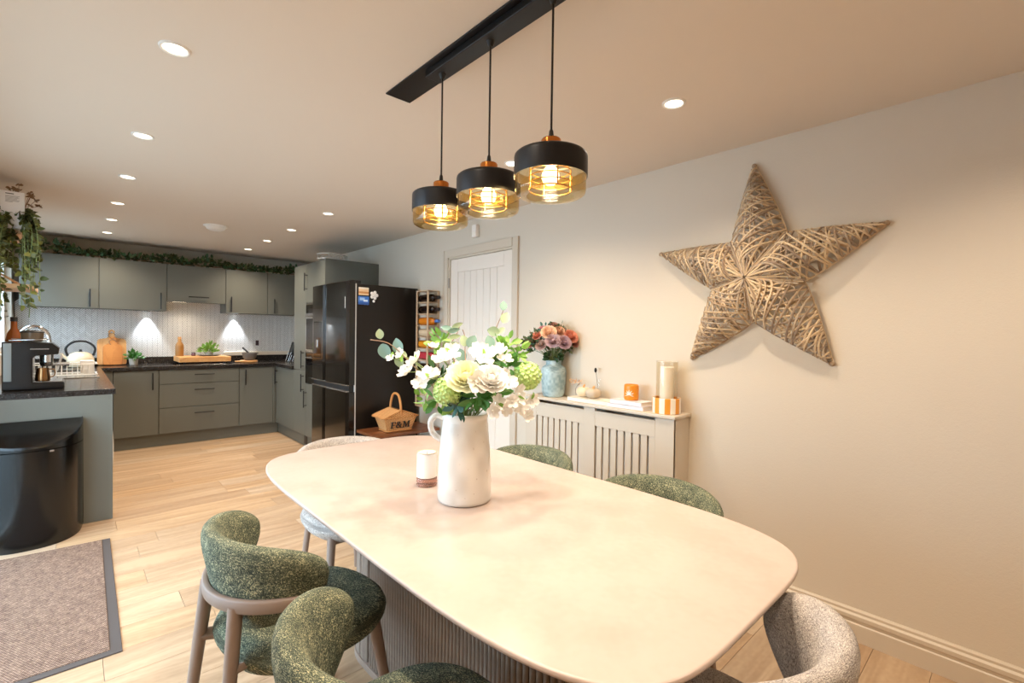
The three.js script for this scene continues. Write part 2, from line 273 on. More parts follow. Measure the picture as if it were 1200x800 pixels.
{
  const g = unit('oven_housing', 'full height sage oven housing behind the black fridge', 'cabinet', 'tall units', [RX, 0, -5.513], -Math.PI / 2, 0.535, 0.604, 0.14, 2.076, [{ x0: 0, x1: 0.52, y0: 1.64, y1: 2.074, h: [0.035, 1.87, 0.2, true] }, { x0: 0, x1: 0.52, y0: 0.14, y1: 0.735, h: [0.035, 0.56, 0.19, true] }]);
  mesh('end_panel', rbox(0.52, 0.54, 0, 2.085, -0.604, 0.0, 0.0015), M.sage, g);
  const o = thing('built_in_oven', 'stainless microwave oven with dark glass in the oven housing', 'oven', [RX, 0, -5.513], -Math.PI / 2);
  mesh('face', rbox(0.003, 0.517, 1.085, 1.635, -0.02, 0.004, 0.003), M.steel, o);
  mesh('control_panel', rbox(0.02, 0.5, 1.52, 1.615, 0.0, 0.007, 0.002), M.darkGlass, o); mesh('glass_door', rbox(0.03, 0.49, 1.12, 1.46, 0.0, 0.009, 0.003), M.darkGlass, o);
  mesh('handle', handleGeo(0.26, 1.485, 0.42, false), M.steel, o);
  const o2 = thing('built_in_oven', 'black glass oven below the stainless oven', 'oven', [RX, 0, -5.513], -Math.PI / 2);
  mesh('face', rbox(0.003, 0.517, 0.74, 1.08, -0.02, 0.004, 0.003), M.darkGlass, o2); mesh('handle', handleGeo(0.26, 1.03, 0.42, false), M.steel, o2);
}
single('plinth', rbox(0.22, 1.985, 0, 0.138, BF - 0.06, BF - 0.045, 0.001), M.plinth, 'sage plinth board under the back base units', 'plinth');
{ const g = thing('plinth', 'sage plinth board with small dark vent under the oven run', 'plinth');
  mesh('board', rbox(1.977, 1.992, 0, 0.138, -6.62, -4.996, 0.001), M.plinth, g); mesh('vent', rbox(1.973, 1.98, 0.02, 0.12, -5.66, -5.57, 0.002), M.blackMetal, g); }

// worktop: one U-shaped slab with the sink cut out
{
  const s = new THREE.Shape(); const pts = [[X0, 4.297], [0.222, 4.297], [0.222, 6.56], [1.912, 6.56], [1.912, 5.905], [X1, 5.905], [X1, 7.17], [X0, 7.17]];
  pts.forEach(([x, z], i) => (i ? s.lineTo(x, z) : s.moveTo(x, z)));
  const h = new THREE.Path(); [[-0.27, 5.85], [-0.27, 6.42], [0.13, 6.42], [0.13, 5.85]].forEach(([x, z], i) => (i ? h.lineTo(x, z) : h.moveTo(x, z))); s.holes.push(h);
  const g = new THREE.ExtrudeGeometry(s, { depth: 0.034, bevelEnabled: true, bevelThickness: 0.002, bevelSize: 0.002, bevelOffset: -0.002, bevelSegments: 2 }).rotateX(-Math.PI / 2).translate(0, 0.868, 0);
  single('worktop', boxUV(g), M.worktop, 'dark speckled stone-effect worktop running round the kitchen', 'worktop');
  const u = thing('upstand', 'low dark upstand along the back of the worktop', 'upstand');
  mesh('upstand_board', rbox(X0 + 0.02, X1, 0.905, 0.985, Z0 + 0.008, Z0 + 0.024, 0.002), M.worktop, u);
  mesh('upstand_board', rbox(X1 - 0.018, X1 - 0.002, 0.905, 0.985, -7.14, -5.905, 0.002), M.worktop, u);
  mesh('ledge', rbox(1.46, X1 - 0.02, 0.985, 1.035, Z0 + 0.008, Z0 + 0.03, 0.004), S('#e3d5c0', 0.3), u);
}
// left run under the sink
single('end_panel', rbox(X0 + 0.005, 0.207, 0, 0.866, -4.315, -4.295, 0.0015), M.sage, 'large plain sage end panel behind the black bin', 'end panel');
{
  const w = thing('washing_machine', 'white front loading machine at the end of the sink run', 'washing machine');
  mesh('body', rbox(X0 + 0.02, 0.195, 0.02, 0.862, -4.925, -4.325, 0.01), M.frameWhite, w);
  mesh('door_ring', lathe([[0.1, 0], [0.17, 0], [0.172, 0.012], [0.15, 0.026], [0.1, 0.03]], 40).rotateZ(-Math.PI / 2).translate(0.193, 0.44, -4.62), M.frameWhite, w);
  mesh('door_glass', lathe([[0, 0.03], [0.06, 0.028], [0.11, 0.01]], 32).rotateZ(-Math.PI / 2).translate(0.193, 0.44, -4.62), M.darkGlass, w);
}
unit('sink_cabinet', 'sage cabinet under the sink', 'cabinet', 'base units', [0.2, 0, -4.935], Math.PI / 2, 1.6, 0.63, 0.14, 0.66, [{ x0: 0, x1: 0.6, y0: 0.14, y1: 0.86, h: [0.06, 0.74, 0.19, true] }, { x0: 0.6, x1: 1.1, y0: 0.14, y1: 0.86, h: [1.03, 0.74, 0.19, true] }, { x0: 1.1, x1: 1.6, y0: 0.14, y1: 0.86, h: [1.17, 0.74, 0.19, true] }]);
{
  const g = thing('sink', 'stainless steel inset sink with drainer by the window', 'sink');
  const s = new THREE.Shape([[-0.32, 5.33], [0.17, 5.33], [0.17, 6.47], [-0.32, 6.47]].map(([x, z]) => new THREE.Vector2(x, z)));
  s.holes.push(new THREE.Path([[-0.262, 5.858], [-0.262, 6.412], [0.122, 6.412], [0.122, 5.858]].map(([x, z]) => new THREE.Vector2(x, z))));
  mesh('rim', new THREE.ExtrudeGeometry(s, { depth: 0.004, bevelEnabled: true, bevelThickness: 0.001, bevelSize: 0.001, bevelSegments: 1 }).rotateX(-Math.PI / 2).translate(0, 0.906, 0), M.steel, g);
  mesh('basin', merge([box(-0.262, 0.122, 0.74, 0.745, -6.412, -5.858), box(-0.264, -0.261, 0.74, 0.908, -6.412, -5.858), box(0.121, 0.124, 0.74, 0.908, -6.412, -5.858), box(-0.262, 0.122, 0.74, 0.908, -6.414, -6.411), box(-0.262, 0.122, 0.74, 0.908, -5.859, -5.856)]), M.steel, g);
  for (let i = 0; i < 6; i++) mesh('drainer_rib', rod(V(-0.2 + i * 0.055, 0.911, -5.82), V(-0.2 + i * 0.055, 0.911, -5.4), 0.004), M.steel, g);
  const t = thing('kitchen_tap', 'tall arched chrome tap at the sink', 'tap');
  mesh('base', rod(V(-0.35, 0.905, -6.05), V(-0.35, 0.96, -6.05), 0.026, 0.02, 20), M.chrome, t);
  const arc = [V(-0.35, 0.95, -6.05), V(-0.35, 1.14, -6.05)]; for (let k = 0; k <= 8; k++) arc.push(V(-0.25 - 0.1 * Math.cos(k / 8 * Math.PI), 1.2 + 0.13 * Math.sin(k / 8 * Math.PI), -6.05)); arc.push(V(-0.15, 1.15, -6.05));
  mesh('spout', tube(arc, 0.014, 48, 10), M.chrome, t); mesh('lever', rod(V(-0.35, 0.96, -6.03), V(-0.31, 1.0, -5.97), 0.008, 0.006), M.chrome, t);
}

// wall units
const WF = -6.84;
function wallUnit(name, label, x0, x1, y0, hx, hy) { return unit(name, label, 'cabinet', 'wall units', [x0, 0, WF], 0, x1 - x0, 0.325, y0, 2.085, [{ x0: 0, x1: x1 - x0, y0, y1: 2.085, h: [hx - x0, hy, 0.19, true] }], M.sage); }
wallUnit('wall_cabinet', 'sage wall cabinet next to the window side plant shelf', -0.39, 0.212, 1.535, 0.14, 1.645);
wallUnit('wall_cabinet', 'sage wall cabinet between the window side cabinet and the cooker hood', 0.214, 0.814, 1.535, 0.755, 1.645);
wallUnit('wall_cabinet', 'sage wall cabinet on the fridge side of the cooker hood', 1.418, 1.90, 1.535, 1.475, 1.645);
wallUnit('wall_cabinet', 'narrow sage corner wall cabinet beside the larder cabinet', 1.902, 2.5, 1.535, 1.98, 1.645);
{
  const g = thing('cooker_hood', 'sage fronted cooker hood with horizontal handle and light', 'cooker hood', [0.816, 0, WF], 0);
  mesh('body', box(0, 0.6, 1.68, 2.085, -0.325, -0.022), M.sage, g);
  const d = mesh('front', rbox(0.0015, 0.5985, 1.645, 2.083, -0.02, 0, 0.0025), M.sage, g); mesh('handle', handleGeo(0.31, 1.712, 0.21, false), M.blackMetal, d);
  mesh('filter', rbox(0.02, 0.58, 1.655, 1.682, -0.31, -0.022, 0.003), M.steel, g);
  const l = mesh('lamp_lens', rbox(0.06, 0.2, 1.648, 1.656, -0.1, -0.04, 0.002), S('#fff4e2', 0.4, { emissive: new THREE.Color().setRGB(1, 0.85, 0.62), emissiveIntensity: 6 }), g);
}
{ const l = new THREE.SpotLight(new THREE.Color().setRGB(1, 0.83, 0.6), 0.7, 0, 62 * D2R, 0.7, 2); l.position.set(0.95, 1.642, WF - 0.08); l.target.position.set(1.1, 0.9, WF - 0.2); l.castShadow = true; l.shadow.radius = 2; scene.add(l, l.target); }

// chevron tiles: nearest 300 single, the rest joined
{
  const grout = structure('splashback', rbox(X0 + 0.002, X1, 0.91, 1.7, Z0, Z0 + 0.004, 0.0005), M.grout, 'white glossy chevron tile splashback behind the worktop', 'splashback');
  const cw = 0.05, ph = 0.0215, gap = 0.0042, colGap = 0.0012, th = 0.006, list = [];
  const shapes = [1, -1].map((sg) => {
    const s = new THREE.Shape(), w = cw - colGap, dy = cw * sg; s.moveTo(0, 0); s.lineTo(w, dy); s.lineTo(w, dy + ph - gap); s.lineTo(0, ph - gap); s.closePath();
    return new THREE.ExtrudeGeometry(s, { depth: th - 0.0012, bevelEnabled: true, bevelThickness: 0.0012, bevelSize: 0.0008, bevelOffset: -0.0008, bevelSegments: 1 });
  });
  let col = 0;
  for (let x = X0 + 0.01; x < X1 - cw; x += cw, col++) for (let y = 0.88; y < 1.7; y += ph) {
    const s = col % 2, yy = s ? y + cw : y; if (yy + (s ? 0 : cw) > 1.71 || yy - (s ? cw : 0) < 0.9) continue;
    if (yy > 1.585 && (x < 0.77 || x > 1.42)) continue;
    list.push([s, x, yy]);
  }
  const single_ = new Set(list.map((t, i) => [t, i]).filter(([t]) => t[1] > -0.3 && t[2] > 0.95).slice(0, 300).map(([, i]) => i)), rest = [];
  list.forEach(([s, x, y], i) => {
    if (single_.has(i)) { const m = mesh('tile', shapes[s], M.tile[Math.floor(rnd() * 3)], grout); m.position.set(x, y, Z0 + 0.003); m.rotation.set(rr(-0.012, 0.012), rr(-0.012, 0.012), 0); }
    else { const g = shapes[s].clone(); g.rotateX(rr(-0.012, 0.012)); rest.push(g.translate(x, y, Z0 + 0.003)); }
  });
  const m = mesh('far_tiles', merge(rest), M.tile[0], grout); m.userData.kind = 'stuff';
}
// small spots under the wall units
for (const [x, name] of [[0.655, 'by the potted herb'], [1.575, 'above the mortar']]) {
  const g = thing('cabinet_light', 'small round cool white light under the wall cabinet ' + name, 'light', [x, 1.535, -7.112]);
  mesh('rim', lathe([[0.02, 0], [0.032, 0], [0.034, -0.006], [0.022, -0.009], [0.02, -0.006]], 24), M.steel, g);
  mesh('lens', lathe([[0, -0.006], [0.021, -0.006], [0.021, -0.002]], 24), S('#ffffff', 0.4, { emissive: new THREE.Color().setRGB(0.85, 0.93, 1), emissiveIntensity: 10 }), g);
  const l = new THREE.SpotLight(new THREE.Color().setRGB(0.82, 0.91, 1), SHELF_SPOT_CD, 0, 34 * D2R, 0.35, 2); l.position.set(x, 1.523, -7.112); l.target.position.set(x, 0.9, -7.118); l.castShadow = true; scene.add(l, l.target);
}

// ---------------------------------------------------------------- fridge
{
  const g = thing('fridge_freezer', 'large black american style fridge freezer', 'fridge');
  const x0 = 1.782, xd = 1.862, x1 = 2.5, za = -4.955, zb = -4.08, zs = -4.6, yt = 1.775;
  mesh('body', rbox(xd + 0.006, x1, 0.03, yt - 0.02, za + 0.005, zb, 0.006), M.fridgeSide, g);
  mesh('seal', rbox(xd - 0.003, xd + 0.007, 0.05, yt - 0.02, za + 0.01, zb - 0.001, 0.001), S('#cfcac4', 0.4), g);
  const doorPiece = (name, a, b, y0, y1) => {   // gently bowed front
    const s = new THREE.Shape(), n = 12; s.moveTo(xd - 0.004, -a); for (let i = 0; i <= n; i++) { const t = i / n, z = lerp(a, b, t), q = (z - za) / (zb - za), e = Math.min(t, 1 - t) * (b - a); s.lineTo(x0 + 0.012 * (2 * q - 1) ** 2 + 0.012 * (1 - smooth(0, 0.02, e)), -z); } s.lineTo(xd - 0.004, -b);
    return mesh(name, new THREE.ExtrudeGeometry(s, { depth: y1 - y0 - 0.006, bevelEnabled: true, bevelThickness: 0.003, bevelSize: 0.003, bevelOffset: -0.003, bevelSegments: 2, curveSegments: 1 }).rotateX(-Math.PI / 2).translate(0, y0 + 0.003, 0), M.fridge, g);
  };
  const fd = doorPiece('freezer_door', za, zs - 0.003, 0.845, yt); doorPiece('fridge_door', zs + 0.003, zb, 0.845, yt);
  doorPiece('lower_door', za, zs - 0.003, 0.05, 0.785); doorPiece('lower_door', zs + 0.003, zb, 0.05, 0.785);
  const bnd = mesh('handle_recess', rbox(x0 + 0.03, xd, 0.785, 0.845, za + 0.02, zb - 0.02, 0.003), M.black, g);
  mesh('silver_edge', rbox(x0 + 0.004, x0 + 0.034, 0.838, 0.848, za + 0.02, zb - 0.02, 0.002), M.silver, bnd); mesh('silver_edge', rbox(x0 + 0.004, x0 + 0.034, 0.782, 0.794, za + 0.02, zb - 0.02, 0.002), M.silver, bnd);
  mesh('water_dispenser', merge([rbox(x0 - 0.001, x0 + 0.03, 1.06, 1.42, za + 0.08, zs - 0.07, 0.01)]), M.darkGlass, fd);
  mesh('dispenser_lever', rbox(x0 - 0.006, x0 + 0.01, 1.16, 1.24, za + 0.16, zs - 0.15, 0.004), M.silver, fd);
  for (const z of [za + 0.05, zb - 0.06]) mesh('top_hinge', rbox(x0 + 0.04, xd + 0.06, yt - 0.02, yt + 0.012, z - 0.03, z + 0.03, 0.004), M.black, g);
  for (const z of [za + 0.1, zb - 0.1]) mesh('foot', rbox(xd + 0.04, x1 - 0.05, 0.0, 0.035, z - 0.03, z + 0.03, 0.003), M.black, g);
  mesh('badge', rbox(x0 + 0.009, x0 + 0.0125, yt - 0.075, yt - 0.05, zb - 0.10, zb - 0.07, 0.001), M.silver, g);
  const cv = document.createElement('canvas'); cv.width = 32; cv.height = 64; const k = cv.getContext('2d'); k.fillStyle = '#d9d6d2'; k.fillRect(0, 0, 32, 64); k.fillStyle = '#3a3a3a'; for (let i = 0; i < 4; i++) k.fillRect(5, 6 + i * 14, 22, 8);
  const tx = new THREE.CanvasTexture(cv); tx.colorSpace = THREE.SRGBColorSpace;
  const st = new THREE.BoxGeometry(0.002, 0.10, 0.05).translate(x0 + 0.0095, yt - 0.19, zb - 0.085); mesh('energy_sticker', st, S('#ffffff', 0.5, { map: tx }), g);
  // magnets on the side
  const pic = (f) => { const c = document.createElement('canvas'); c.width = 64; c.height = 48; f(c.getContext('2d')); const t = new THREE.CanvasTexture(c); t.colorSpace = THREE.SRGBColorSpace; return S('#ffffff', 0.4, { map: t }); };
  const sun = pic((c) => { c.fillStyle = '#e9c79b'; c.fillRect(0, 0, 64, 48); c.fillStyle = '#c98a52'; c.fillRect(0, 26, 64, 12); c.fillStyle = '#efe2cf'; c.fillRect(0, 0, 64, 12); });
  const sea = pic((c) => { c.fillStyle = '#3f74c4'; c.fillRect(0, 0, 64, 48); c.fillStyle = '#9cc0ea'; c.fillRect(8, 8, 30, 16); c.fillStyle = '#dfeaf6'; c.fillRect(30, 20, 26, 10); c.fillStyle = '#2b57a0'; c.fillRect(0, 36, 64, 12); });
  single('fridge_magnet', new THREE.BoxGeometry(0.095, 0.07, 0.004).translate(1.935, 1.69, zb + 0.002), sun, 'sand coloured picture magnet on the fridge side', 'magnet', 'magnets on the fridge');
  single('fridge_magnet', new THREE.BoxGeometry(0.10, 0.075, 0.004).translate(1.935, 1.607, zb + 0.002), sea, 'blue seaside picture magnet on the fridge side', 'magnet', 'magnets on the fridge');
  const petals = [new THREE.SphereGeometry(0.012, 12, 8)]; for (let i = 0; i < 5; i++) { const a = i / 5 * 2 * Math.PI; petals.push(new THREE.SphereGeometry(0.016, 10, 8).scale(1, 1, 0.4).translate(0.026 * Math.cos(a), 0.026 * Math.sin(a), 0)); }
  single('fridge_magnet', merge(petals).scale(1, 1, 0.5).translate(2.035, 1.66, zb + 0.004), S('#e9e6e2', 0.5), 'white flower shaped magnet on the fridge side', 'magnet', 'magnets on the fridge');
  single('fridge_magnet', new THREE.SphereGeometry(0.012, 12, 8).scale(1, 1, 0.5).translate(2.032, 1.605, zb + 0.004), S('#e9e6e2', 0.5), 'tiny round white magnet under the flower magnet', 'magnet', 'magnets on the fridge');
}

// ---------------------------------------------------------------- ceiling fittings
{
  const proto = (label, x, z, group) => {
    const g = thing('downlight', label, 'downlight', [x, C, z], 0, group);
    mesh('rim', lathe([[0.036, -0.001], [0.036, -0.004], [0.041, -0.007], [0.046, -0.006], [0.048, 0]], 32), M.frameWhite, g);
    mesh('lens', lathe([[0, -0.003], [0.037, -0.003], [0.037, 0]], 28), S('#ffffff', 0.5, { emissive: new THREE.Color().setRGB(1, 0.84, 0.62), emissiveIntensity: 7 }), g);
    return g;
  };
  let first;
  const put = (x, z, label, group) => {
    if (!first) first = proto(label, x, z, group); else { const c = copyThing(first, label); c.position.set(x, C, z); c.userData.group = group; }
    const l = new THREE.SpotLight(WARM, DOWNLIGHT_CD, 0, 68 * D2R, 0.9, 2); l.position.set(x, C - 0.012, z); l.target.position.set(x, 0, z); l.castShadow = true; l.shadow.radius = 1.8; scene.add(l, l.target);
  };
  [[-2.05, 'between the doormat and the dining pendants'], [-3.08, 'above the doormat'], [-3.985, 'above the black bin'], [-4.875, 'above the coffee machine'], [-5.65, 'above the sink'], [-6.445, 'above the corner before the kettle']].forEach(([z, w]) => put(0.264, z, 'recessed round ceiling downlight ' + w, 'downlights above the sink side'));
  [[-3.985, 'near the bench and basket'], [-4.89, 'in front of the black fridge'], [-5.68, 'in front of the larder cabinet'], [-6.448, 'above the mortar and base cabinets']].forEach(([z, w]) => put(1.57, z, 'recessed round ceiling downlight ' + w, 'downlights above the fridge side'));
  [[-1.034, 'in front of the woven star'], [-2.037, 'in front of the radiator cover'], [0.1, 'at the dining end beyond the star']].forEach(([z, w]) => put(1.864, z, 'recessed round ceiling downlight ' + w, 'downlights along the star wall'));
  [[-1.034, 'beside the pendant bar on the garden door side'], [0.1, 'at the dining end on the garden side']].forEach(([z, w]) => put(0.264, z, 'recessed round ceiling downlight ' + w, 'downlights at the dining end'));
  const s = thing('smoke_alarm', 'round white smoke alarm on the kitchen ceiling', 'smoke alarm', [1.0, C, -5.25]);
  mesh('base', lathe([[0, -0.012], [0.095, -0.012], [0.1, -0.006], [0.1, 0]], 40), M.frameWhite, s);
  mesh('dome', lathe([[0, -0.045], [0.05, -0.044], [0.075, -0.032], [0.085, -0.012]], 40), M.frameWhite, s);
  const a = thing('motion_sensor', 'small white alarm sensor box above the white door', 'sensor', [X1, 2.19, -3.2]);
  mesh('case', rbox(-0.045, 0, -0.05, 0.055, -0.03, 0.03, 0.01, 3), S('#efe9e2', 0.4), a); mesh('lens', rbox(-0.05, -0.02, -0.035, 0.0, -0.022, 0.022, 0.008, 3), M.paper, a);
}

// ---------------------------------------------------------------- pendant light bar
{
  const PX = 1.003, zs = [-1.485, -1.21, -0.934];
  const g = thing('pendant_light_bar', 'long black ceiling bar carrying three black and amber glass pendant lamps', 'pendant light', [PX, 0, 0]);
  mesh('ceiling_plate', rbox(-0.0565, 0.0565, C - 0.006, C, -1.813, -0.58, 0.002), M.blackMetal, g);
  mesh('ceiling_box', rbox(-0.034, 0.034, C - 0.03, C - 0.005, -1.55, -0.84, 0.004), M.blackMetal, g);
  for (const z of zs) {
    const l = new THREE.Group(); l.name = 'pendant_lamp'; l.position.set(0, 0, z); g.add(l);
    mesh('cord_cap', rod(V(0, C - 0.03, 0), V(0, C - 0.048, 0), 0.014, 0.007, 16), M.black, l);
    mesh('cord', rod(V(0, C - 0.03, 0), V(0, 1.875, 0), 0.0032, 0.0032, 8), M.black, l);
    mesh('cord_grip', lathe([[0.003, 0.03], [0.006, 0.024], [0.008, 0.004], [0.008, 0]], 16).translate(0, 1.880, 0), M.black, l);
    mesh('copper_collar', lathe([[0, 0.033], [0.026, 0.033], [0.0285, 0.030], [0.0285, 0], [0.024, -0.004]], 36).scale(1, 1.25, 1).translate(0, 1.84, 0), M.copper, l);
    mesh('metal_shade', lathe([[0, 1.840], [0.085, 1.840], [0.098, 1.838], [0.1035, 1.833], [0.105, 1.826], [0.105, 1.772], [0.102, 1.772], [0.102, 1.825], [0.1, 1.831], [0.092, 1.835], [0.07, 1.836], [0, 1.836]], 64), M.shadeBlack, l);
    mesh('amber_glass', lathe([[0.1012, 1.80], [0.1014, 1.772], [0.1014, 1.733], [0.098, 1.724], [0.088, 1.719], [0.068, 1.718]], 64), M.amberGlass, l);
    const ring = (r, y, t = 0.0016) => new THREE.TorusGeometry(r, t, 6, 48).rotateX(Math.PI / 2).translate(0, y, 0);
    const cage = [ring(0.061, 1.737, 0.0022), ring(0.061, 1.755), ring(0.061, 1.772), ring(0.058, 1.789)];
    for (let k = 0; k < 4; k++) { const a = k / 4 * 2 * Math.PI + 0.5, c = Math.cos(a) * 0.061, s = Math.sin(a) * 0.061; cage.push(rod(V(c, 1.737, s), V(c, 1.80, s), 0.0022, 0.0022, 6), rod(V(c, 1.80, s), V(c * 0.4, 1.835, s * 0.4), 0.0018, 0.0018, 6)); }
    mesh('wire_cage', merge(cage), M.gold, l);
    mesh('lamp_holder', rod(V(0, 1.838, 0), V(0, 1.802, 0), 0.017, 0.015, 20), M.copper, l);
    mesh('bulb', lathe([[0, -0.027], [0.012, -0.024], [0.021, -0.016], [0.025, -0.004], [0.024, 0.007], [0.018, 0.02], [0.012, 0.028]], 28).translate(0, 1.776, 0), S('#fff3df', 0.4, { emissive: new THREE.Color().setRGB(1, 0.84, 0.6), emissiveIntensity: 10 }), l);
    const p = new THREE.PointLight(WARM, PENDANT_CD, 0, 2); p.position.set(PX, 1.776, z); p.castShadow = true; p.shadow.radius = 1; scene.add(p);
  }
}

// ---------------------------------------------------------------- dining table
const TB = { x: 1.055, z: -1.36, a: 0.497, b: 0.994 };
{
  const g = thing('dining_table', 'large pale stone topped dining table with fluted oak base', 'table', [TB.x, 0, TB.z]);
  const N = 128, ring = (k, y) => { const r = []; for (let i = 0; i <= N; i++) { const t = i / N * 2 * Math.PI, c = Math.cos(t), s = Math.sin(t), e = 2 / 5; const A = k === 1 ? 0 : TB.a - k, Bq = k === 1 ? 0 : TB.b - k; r.push([A * Math.sign(c) * Math.abs(c) ** e, y, Bq * Math.sign(s) * Math.abs(s) ** e]); } return r; };
  const prof = [[1, 0.75], [0.25, 0.75], [0.06, 0.75], [0.006, 0.75], [0.0025, 0.7492], [0.0006, 0.7472], [0, 0.744], [0, 0.740], [0.004, 0.736], [0.05, 0.728], [0.30, 0.728], [1, 0.728]];
  const rings = prof.map(([k, y]) => ring(k, y));
  const top = surf(N, prof.length - 1, (u, v) => { const p = rings[Math.round(v * (prof.length - 1))][Math.round(u * N)]; return [p[0], p[1], p[2], p[0] * 0.6 + 0.5, p[2] * 0.6 + 0.5]; });
  mesh('tabletop', top, M.tableTop, g);
  // base: boards round the far end, fine half-round flutes along the rest
  const R = 0.2, half = 0.42, core = new THREE.Shape(); core.absarc(0, half, R - 0.012, 0, Math.PI); core.absarc(0, -half, R - 0.012, Math.PI, 2 * Math.PI);
  const base = part('fluted_base', g);
  mesh('core', new THREE.ExtrudeGeometry(core, { depth: 0.7, bevelEnabled: false, curveSegments: 24 }).rotateX(-Math.PI / 2).translate(0, 0.028, 0), M.fluted, base);
  const per = (s) => { const st = 2 * half, arc = Math.PI * R; s = ((s % (2 * st + 2 * arc)) + 2 * st + 2 * arc) % (2 * st + 2 * arc); if (s < st) return [-R, half - s, Math.PI]; s -= st; if (s < arc) { const a = Math.PI + s / R; return [R * Math.cos(a), -half + R * Math.sin(a), a]; } s -= arc; if (s < st) return [R, -half + s, 0]; s -= st; const a = s / R; return [R * Math.cos(a), half + R * Math.sin(a), a]; };
  const total = 4 * half + 2 * Math.PI * R;
  const flute = (w, d) => { const s = new THREE.Shape(); s.moveTo(-w / 2, -0.006); for (let i = 0; i <= 6; i++) { const a = Math.PI - i / 6 * Math.PI; s.lineTo(Math.cos(a) * w / 2, Math.sin(a) * d); } s.lineTo(w / 2, -0.006); const q = new THREE.ExtrudeGeometry(s, { depth: 0.70, bevelEnabled: false }).rotateX(-Math.PI / 2); return boxUV(q, 1, 0, 0, true); };
  const fine = flute(0.0175, 0.007), wide = flute(0.064, 0.009);
  const put = (geo, s) => { const [x, z, a] = per(s), m = mesh('slat', geo, M.fluted, base); m.position.set(x, 0.027, z); m.rotation.y = -a + Math.PI / 2 + Math.PI; };
  const farStart = 2 * half - 0.05, farLen = Math.PI * R + 0.1;
  for (let s = farStart + 0.033; s < farStart + farLen; s += 0.0665) put(wide, s);
  for (let s = farStart + farLen + 0.009; s < total + farStart - 0.005; s += 0.0183) put(fine, s);
  mesh('foot_plate', (() => { const f = new THREE.Shape(); f.absarc(0, half, R + 0.012, 0, Math.PI); f.absarc(0, -half, R + 0.012, Math.PI, 2 * Math.PI); return new THREE.ExtrudeGeometry(f, { depth: 0.025, bevelEnabled: true, bevelThickness: 0.001, bevelSize: 0.001, bevelSegments: 1, curveSegments: 24 }).rotateX(-Math.PI / 2).translate(0, 0.001, 0); })(), M.chairWood, g);
}

// ---------------------------------------------------------------- dining chairs (local +z is forward)
function makeChair(fabric, label, group) {
  const g = thing('dining_chair', label, 'chair', [0, 0, 0], 0, group);
  // seat: rounded cushion with a domed underside
  const prof = [[0, 0.478], [0.45, 0.477], [0.75, 0.471], [0.9, 0.461], [0.97, 0.449], [1, 0.432], [0.985, 0.415], [0.93, 0.392], [0.8, 0.368], [0.55, 0.352], [0.25, 0.346], [0, 0.345]];
  mesh('seat', surf(56, prof.length - 1, (u, v) => {
    const q = prof[Math.round(v * (prof.length - 1))], t = u * 2 * Math.PI, c = Math.cos(t), s = Math.sin(t), e = 2 / 2.5;
    const x = 0.238 * q[0] * Math.sign(c) * Math.abs(c) ** e, z = 0.24 * q[0] * Math.sign(s) * Math.abs(s) ** e + 0.02; return [x, q[1], z, x + (q[1] < 0.44 ? 0.3 : 0), z + q[1]];
  }), fabric, g);
  // backrest: thick roll sweeping round, ears at both ends
  const R = 0.236, TH = 77 * D2R;
  mesh('backrest', surf(72, 28, (u, v) => {
    const s = u * 2 - 1, th = s * TH, e = Math.pow(Math.max(0, 1 - Math.pow(Math.abs(s), 7)), 0.45), topY = 0.758 - 0.034 * s * s, botY = 0.485 + 0.095 * s * s;
    const yc = (topY + botY) / 2, b = (topY - botY) / 2 * e, a = (0.040 + 0.004 * s * s) * Math.pow(e, 0.6), ph = v * 2 * Math.PI - Math.PI / 2;
    const cs = Math.cos(ph), sn = Math.sin(ph), w = 0.80 + 0.24 * sn, lean = 0.030 * ((yc + b * sn) - 0.61) / 0.14;
    const rad = R + lean + a * w * Math.sign(cs) * Math.abs(cs) ** 0.85, y = yc + b * Math.sign(sn) * Math.abs(sn) ** 0.8;
    return [Math.sin(th) * rad, y, 0.03 - Math.cos(th) * rad, th * R, v * 0.62];
  }, true), fabric, g);
  // bent wooden rail hugging the outside
  const BR = 0.276, BT = 70 * D2R;
  mesh('back_rail', surf(48, 10, (u, v) => {
    const s = u * 2 - 1, th = s * BT, e = Math.pow(Math.max(0, 1 - Math.pow(Math.abs(s), 8)), 0.5), ph = v * 2 * Math.PI, cs = Math.cos(ph), sn = Math.sin(ph);
    const rad = BR - 0.006 * s * s + 0.011 * e * Math.sign(cs) * Math.abs(cs) ** 0.6, y = 0.590 + 0.016 * s * s + 0.0185 * e * Math.sign(sn) * Math.abs(sn) ** 0.6;
    return [Math.sin(th) * rad, y, 0.03 - Math.cos(th) * rad];
  }, true), M.chairWood, g);
  const leg = (x0, y0, z0, x1, z1) => mesh('leg', rod(V(x1, 0.0, z1), V(x0, y0, z0), 0.0125, 0.0195, 16), M.chairWood, g);
  const ra = 23 * D2R, rx = Math.sin(ra) * 0.27, rz = 0.03 - Math.cos(ra) * 0.27;
  leg(-rx, 0.588, rz, -rx * 1.45, rz - 0.06); leg(rx, 0.588, rz, rx * 1.45, rz - 0.06);
  leg(-0.172, 0.40, 0.165, -0.215, 0.225); leg(0.172, 0.40, 0.165, 0.215, 0.225);
  const at_ = (sx, y) => V(sx * lerp(rx * 1.45, rx, y / 0.588), y, lerp(rz - 0.06, rz, y / 0.588));
  for (const sx of [-1, 1]) mesh('seat_rail', bar(at_(sx, 0.425), V(sx * 0.085, 0.41, -0.14), 0.034, 0.02, 0.005), M.chairWood, g);
  mesh('front_rail', bar(V(-0.172, 0.378, 0.165), V(0.172, 0.378, 0.165), 0.03, 0.022, 0.005), M.chairWood, g);
  return g;
}
